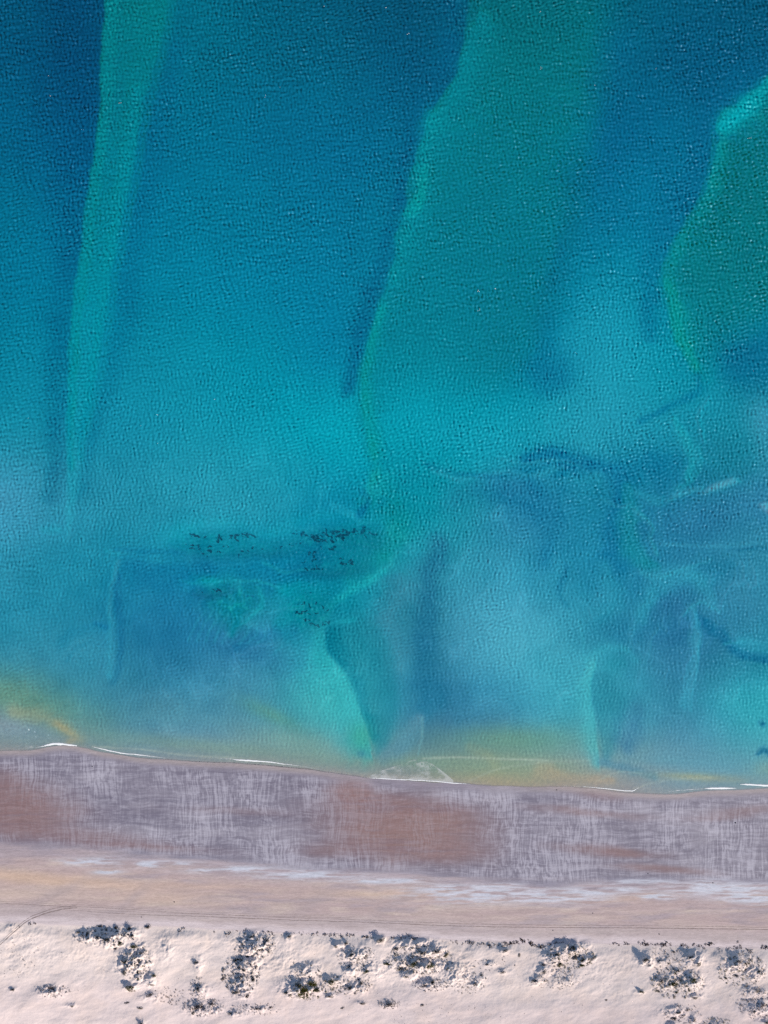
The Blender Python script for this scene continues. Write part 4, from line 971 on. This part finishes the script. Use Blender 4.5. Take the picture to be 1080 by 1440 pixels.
for (u, v, s) in ((44, 1297, 1.2), (50, 1296, 1.0), (254, 1307, 1.3), (258, 1304, 1.1), (321, 1311, 1.2), (324, 1309, 1.0), (687, 1327, 1.4), (690, 1329, 1.2), (735, 1322, 1.2), (780, 1324, 1.1), (790, 1323, 1.1), (760, 1330, 1.2), (903, 1325, 1.2), (936, 1325, 1.0), (998, 1326, 1.0), (1036, 1323, .8), (1040, 1329, .9), (1076, 1330, 1.4)):
    q.append((s, u, v, [x[3] for x in SECT if x[0] - 12 <= u <= x[1] + 12][0]))
zq = ground_z(np.array([[t[1] for t in q]]), np.array([[t[2] for t in q]]))[0]
for i, (s, u, v, lab) in enumerate(q[-299:]):
    o = link('seaweed_wrack', WR[i % 5]); o.location = (wx(u), wy(v), zq[len(q) - len(q[-299:]) + i] + .01); o.rotation_euler = (0, 0, rng.uniform(0, 6.28)); o.scale = (s * 1.9, s * 1.15, s * .6)
    sec = [x for x in SECT if x[3] == lab][0]; fr_ = (u - sec[0]) / (sec[1] - sec[0])
    which = ('leftmost', 'left', 'middle', 'right', 'rightmost')[int(np.clip(fr_ * 5, 0, 4))]
    tag(o, which + (' thick clot' if s > .8 else ' small scrap') + ' of dried seaweed ' + lab, 'seaweed', 'dried seaweed ' + lab)

# ---------------------------------------------------------------- weed growing on the clear flat
def weed_mesh(seed):
    r = random.Random(seed); co = []; fa = []
    x = y = 0; a = r.uniform(0, 6.28)
    for k in range(22):
        a += r.uniform(-1.4, 1.4); x += math.cos(a) * .17; y += math.sin(a) * .09
        for _ in range(3):
            p = Vector((x + r.uniform(-.12, .12), y + r.uniform(-.12, .12), r.uniform(0, .25))); t = r.uniform(0, 6.28); s = r.uniform(.08, .30)
            d = Vector((math.cos(t), math.sin(t), r.uniform(-.1, .6))) * s; e = Vector((-math.sin(t), math.cos(t), r.uniform(-.2, .2))) * s * .7
            i = len(co); co += [p - d, p - e, p + d, p + e]; fa.append((i, i + 1, i + 2, i + 3))
    me = mesh_np('weed', [tuple(c) for c in co], fa, False); me.materials.append(M_WEED); return me
WD = [weed_mesh(140 + i) for i in range(7)]
WEEDS = [
 ([(268, 752), (276, 756), (284, 757), (305, 758), (312, 755), (320, 756), (328, 757), (272, 754), (308, 762), (325, 754)], 1.7, 'in the left dark row on the pale flat'),
 ([(338, 752), (344, 754), (350, 755), (357, 754), (362, 756), (346, 751)], 1.7, 'in the short row right of the left dark row'),
 ([(264, 768), (270, 771), (274, 774), (286, 776), (294, 770), (300, 777), (305, 776), (288, 781), (316, 769), (281, 766), (293, 776)], 1.4, 'in the scatter below the left dark row'),
 ([(338, 780), (343, 778), (350, 775), (357, 772), (390, 772), (364, 773), (410, 767), (420, 765), (397, 770)], 1.2, 'in the faint chain between the two dark groups'),
 ([(413, 750), (429, 754), (436, 756), (441, 754), (447, 753), (455, 750), (438, 760), (444, 758)], 2.1, 'at the left end of the long black row'),
 ([(463, 750), (469, 748), (476, 750), (483, 748), (480, 757), (474, 755), (486, 753), (470, 758), (455, 761), (462, 760), (478, 752)], 2.2, 'in the middle of the long black row'),
 ([(492, 749), (498, 747), (505, 749), (512, 746), (516, 745), (522, 750), (508, 752), (500, 752)], 2.0, 'at the right end of the long black row'),
 ([(455, 772), (463, 772), (468, 773), (437, 782), (442, 784), (440, 787), (430, 801), (437, 801), (447, 800), (452, 800), (424, 792)], 1.5, 'in the loose group under the long black row'),
 ([(478, 788), (483, 792), (489, 795), (493, 792), (495, 790), (486, 791)], 1.8, 'in the small curl below the black row'),
 ([(282, 834), (300, 832), (306, 831), (315, 818), (352, 840), (283, 797)], 1.3, 'alone on the flat below the left dark group'),
 ([(424, 850), (430, 851), (450, 851), (427, 862), (432, 863), (445, 862), (416, 863), (434, 835), (428, 872), (460, 860)], 1.3, 'in the rounded speckled patch'),
 ([(438, 878), (444, 880), (450, 881), (456, 879), (461, 877), (430, 879)], 1.4, 'on the lower rim of the rounded speckled patch')]
for (pts, s0_, lab) in WEEDS:
    for (u, v) in pts:
        for k in range(3):
            uu_, vv_ = u + rng.uniform(-5, 5), v + rng.gauss(0, .9); s = s0_ * rng.choice((.25, .4, .6, .8, 1.15))
            o = link('seaweed', WD[rng.randrange(7)]); o.location = (wx(uu_), wy(vv_), ground_at(uu_, vv_) + .1); o.rotation_euler = (0, 0, rng.gauss(0, .5)); o.scale = (s, s, s * .6)
            us = [p[0] for p in pts]; which = ('leftmost', 'left', 'middle', 'right', 'rightmost')[int(np.clip((u - min(us)) / (max(us) - min(us)) * 5, 0, 4))]
            tag(o, which + ' dark weed clump ' + lab, 'seaweed', 'weed under water ' + lab)

# ---------------------------------------------------------------- foam and wavelets on the shoreline
def foam_mat(name, lo, hi, sc, dens=1.0):
    m = NT(name); tc = m.n('ShaderNodeTexCoord').outputs['Object']
    f = m.n('ShaderNodeAttribute', attribute_name='cover').outputs['Fac']
    n1 = m.noise(tc, sc, 4, .7); a = m.ramp(m.math('ADD', n1, m.math('MULTIPLY', m.math('SUBTRACT', f, .5), 1.1)), lo, hi, 0, dens)
    d = m.n('ShaderNodeBsdfDiffuse', {'Color': (.80, .82, .84, 1)}).outputs[0]
    return m.done(m.n('ShaderNodeMixShader', {0: a, 1: m.n('ShaderNodeBsdfTransparent').outputs[0], 2: d}).outputs[0])
M_FOAM = foam_mat('sea_foam', .52, .95, .9, .9)
M_LACE = foam_mat('foam_lace', .36, .80, 2.0, .30)

def ribbon(name, pts, mat, height=.22, density=1.0, parent=None, base=0.03):
    """low rounded crest of foam following pts (u, v, half width in m, cover)"""
    n = len(pts); L = sum(math.hypot(pts[i + 1][0] - pts[i][0], pts[i + 1][1] - pts[i][1]) for i in range(n - 1)); ns = max(12, int(L / 1.2))
    tt = np.linspace(0, n - 1, ns); idx = np.arange(n)
    u, v, w, c = (scrv(tt, list(zip(idx, [p[k] for p in pts]))) if n > 2 else np.interp(tt, idx, [p[k] for p in pts]) for k in range(4))
    v = v + .5 * fbm(u / 9, u * 0 + v[0], 401, 3)
    x, y = wx(u), wy(v); w = np.maximum(w, .05) * (1 + .35 * fbm(u / 7, u * 0 + 4.4, 403, 2))
    dx, dy = np.gradient(x), np.gradient(y); l = np.hypot(dx, dy); nx, ny = -dy / l, dx / l
    K = 7; X = np.zeros((K, ns)); Y = X.copy(); Z = X.copy(); Cc = X.copy()
    for j in range(K):
        s = (j / (K - 1) - .5) * 2
        X[j] = x + nx * w * s; Y[j] = y + ny * w * s; Z[j] = base + height * (1 - s * s) * np.minimum(w, 1); Cc[j] = np.clip(c, 0, 1.2) * (1 - .55 * s * s)
    me = grid_mesh(name, X[::-1], Y[::-1], Z[::-1]); set_f(me, 'cover', Cc[::-1]); me.materials.append(mat)
    Zg = ground_z(X / PX + U0, V0 - Y / PX)
    co = np.empty(len(me.vertices) * 3, np.float32); me.vertices.foreach_get('co', co); co = co.reshape(-1, 3)
    co[:, 2] = np.maximum(Z[::-1], Zg[::-1] + .03 + Z[::-1] * .5).ravel(); me.vertices.foreach_set('co', co.ravel()); me.update()
    return link(name, me, None, parent)
FOAM = [
 ([(40, 1053, .3, .4), (60, 1049, .7, .8), (76, 1046, 1.1, 1.1), (92, 1047, 1.0, 1.1), (108, 1048.5, .6, .9)], 'brightest short foam crest at the far left of the shoreline'),
 ([(120, 1047, .25, .3), (140, 1052, .5, .9), (165, 1058, .55, .95), (200, 1062, .5, .9), (232, 1066, .4, .7)], 'thin curved foam line right of the bright short crest'),
 ([(270, 1063, .25, .4), (320, 1067, .4, .7), (340, 1069, .7, 1.0), (372, 1071, .7, 1.0), (405, 1075, .5, .8), (440, 1080, .35, .6), (500, 1090, .25, .4)], 'long thin foam line left of the rust coloured sand'),
 ([(505, 1092, .25, .4), (530, 1094.5, .45, .9), (560, 1096, .5, .95), (600, 1098, .5, .9), (636, 1101, .55, .95), (665, 1103, .3, .6)], 'straight foam line under the lacy fan of foam'),
 ([(770, 1105, .25, .4), (820, 1106, .4, .7), (850, 1109, .5, .9), (886, 1112, .6, .9), (900, 1107, .4, .6), (920, 1104, .2, .3)], 'kinked foam line right of the yellow water'),
 ([(918, 1117, .2, .3), (950, 1112, .4, .7), (990, 1109, .4, .7)], 'faint foam line between the kink and the bright dash'),
 ([(988, 1109, .3, .5), (1000, 1108.5, .8, 1.1), (1020, 1108.5, .9, 1.1), (1036, 1108, .4, .7)], 'short bright foam dash near the right edge'),
 ([(1036, 1103, .3, .5), (1050, 1103, .8, 1.0), (1075, 1104.5, .9, 1.1), (1100, 1105, .7, 1.0)], 'bright foam line running out of frame at the right edge')]
for pts, lab in FOAM:
    o = ribbon('foam_line', pts, M_FOAM); tag(o, lab, 'foam', 'foam lines along the shore')
# lacy fan of foam
def lace(outline, nu, nv, lab, rim=1.0, lo=.42):
    top, bot = outline; a, b = top[0][0], top[-1][0]
    U = np.tile(np.linspace(a, b, nu), (nv, 1)); t = np.linspace(0, 1, nv)[:, None]
    vt = scrv(U[0], top)[None, :]; vb = scrv(U[0], bot)[None, :]; V = vt + t * (vb - vt)
    c = lo + rim * (np.exp(-((V - vt) / 2.5) ** 2) * .12 + np.exp(-((vb - V) / 4.0) ** 2) * .25) + .4 * fbm(U / 10, V / 6, 411, 3) + .25 * ss((U - (a + b) / 2) / (b - a) * 1.6)
    c = c * ss(t / .06 + .2) * ss((U - a) / 8) * ss((b - U) / 8)
    me = grid_mesh('foam_lace', wx(U), wy(V), np.maximum(ground_z(U, V), 0) + .06 + .03 * fbm(U / 3, V / 3, 413, 2)); set_f(me, 'cover', c); me.materials.append(M_LACE)
    tag(link('foam_lace', me), lab, 'foam')
lace(([(516, 1092), (540, 1082), (565, 1074), (586, 1067), (605, 1072), (622, 1084), (642, 1101)], [(516, 1093), (560, 1096), (600, 1098), (642, 1102)]), 150, 50, 'fan of lacy white foam on the water over the rust coloured sand')
lace(([(-20, 1024), (8, 1028), (30, 1038), (52, 1046)], [(-20, 1056), (8, 1055), (30, 1053), (52, 1051)]), 70, 40, 'patch of thin speckled foam at the left edge of the shore', .4, .12)
# small white flecks strewn over the deeper water
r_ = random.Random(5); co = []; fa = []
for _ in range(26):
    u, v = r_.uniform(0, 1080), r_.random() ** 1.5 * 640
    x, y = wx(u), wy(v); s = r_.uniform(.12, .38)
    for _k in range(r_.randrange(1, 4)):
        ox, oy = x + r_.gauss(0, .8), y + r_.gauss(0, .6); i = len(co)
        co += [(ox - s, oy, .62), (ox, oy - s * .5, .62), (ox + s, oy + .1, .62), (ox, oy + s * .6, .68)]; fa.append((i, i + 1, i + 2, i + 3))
me = mesh_np('white_flecks', co, fa)
mf = NT('fleck_white'); me.materials.append(mf.done(mf.n('ShaderNodeBsdfDiffuse', {'Color': (.75, .8, .8, 1)}).outputs[0]))
tag(link('white_flecks', me), 'tiny white flecks out on the deep water', 'foam', kind='stuff')

# ---------------------------------------------------------------- tyre tracks and small things on the sand
mt = NT('rut_sand'); tc = mt.n('ShaderNodeTexCoord').outputs['Object']
nn = mt.noise(tc, .5, 3, .6)
f_ = mt.n('ShaderNodeAttribute', attribute_name='cover').outputs['Fac']
M_RUT = mt.done(mt.n('ShaderNodeMixShader', {0: mt.math('MULTIPLY', mt.ramp(nn, .3, .6, .25, .9), f_), 1: mt.n('ShaderNodeBsdfTransparent').outputs[0], 2: mt.n('ShaderNodeBsdfDiffuse', {'Color': (.22, .17, .16, 1)}).outputs[0]}).outputs[0])
def track(pts, gap, lab, w=.32):
    root = bpy.data.objects.new('tyre_track', None); C.objects.link(root); tag(root, lab, 'tracks', 'tyre tracks on the beach')
    for s in (-1, 1):
        ribbon('rut', [(p[0], p[1] + s * gap * .5, w * (1.15 if s > 0 else .9), p[2] * (1 if s > 0 else .7)) for p in pts], M_RUT, .0, 1, root, .0)
track([(-20, 1340, .6), (0, 1326, .7), (20, 1308, .8), (40, 1292, 1), (60, 1283, 1), (85, 1276, .8), (110, 1273, .4)], 3.4, 'pair of dark ruts swinging down off the beach into the dune at far left', .34)
track([(90, 1276, .2), (180, 1282, .45), (300, 1286, .6), (420, 1291, .7), (520, 1294, .7), (640, 1299, .8), (760, 1301, .9), (900, 1302, .9), (1000, 1303, .9), (1130, 1305, .9)], 3.2, 'long straight pair of ruts running the length of the upper beach', .24)
track([(-20, 1266, .6), (60, 1270, .6), (150, 1274, .5), (300, 1283, .4), (480, 1288, .25)], 2.6, 'fainter pair of ruts just seaward of the long straight pair', .2)
def stone(seed):
    r = random.Random(seed); co = []; fa = []
    for j, (z, rad) in enumerate(((0, 1), (.35, .9), (.6, .5))):
        for i in range(7): a = i / 7 * 6.283; co.append((math.cos(a) * rad * r.uniform(.75, 1.15), math.sin(a) * rad * r.uniform(.6, .95), z * r.uniform(.85, 1.1)))
    co.append((0, 0, .7))
    for j in range(2):
        for i in range(7): fa.append((j * 7 + i, j * 7 + (i + 1) % 7, j * 7 + 7 + (i + 1) % 7)); fa.append((j * 7 + i, j * 7 + 7 + (i + 1) % 7, j * 7 + 7 + i))
    for i in range(7): fa.append((14 + i, 14 + (i + 1) % 7, 21))
    me = mesh_np('stone', co, fa, False); ms = NT('dark_stone'); tc = ms.n('ShaderNodeTexCoord').outputs['Object']
    me.materials.append(ms.done(ms.n('ShaderNodeBsdfDiffuse', {'Color': ms.mixc(ms.noise(tc, 3, 3), (.03, .03, .04, 1), (.09, .08, .08, 1))}).outputs[0])); return me
ST = stone(3)
for (u, v, s, lab) in ((1034, 1157, .7, 'dark speck of a stone alone on the grey wet flat at far right'), (1002, 1241, .55, 'small dark stone on the pale wet band at right'), (911, 1228, .5, 'small dark stone at the lower edge of the rust streak'), (783, 1111, .5, 'small stone close under the shoreline right of the rust patch'), (130, 1078, .55, 'small stone on the upper wet flat at left'), (246, 1267, .6, 'small stone on the peach coloured upper beach'), (200, 1288, .5, 'small stone just below the ruts at left'), (833, 1283, .5, 'small stone above the long ruts at right'), (926, 1312, .6, 'small stone between ruts and dune at right'), (777, 1307, .5, 'small stone under the long ruts near the right thicket')):
    o = link('beach_stone', ST); o.location = (wx(u), wy(v), ground_at(u, v) - .05); o.scale = (s, s, s); o.rotation_euler = (0, 0, u)
    tag(o, lab, 'stone', 'stones on the beach')
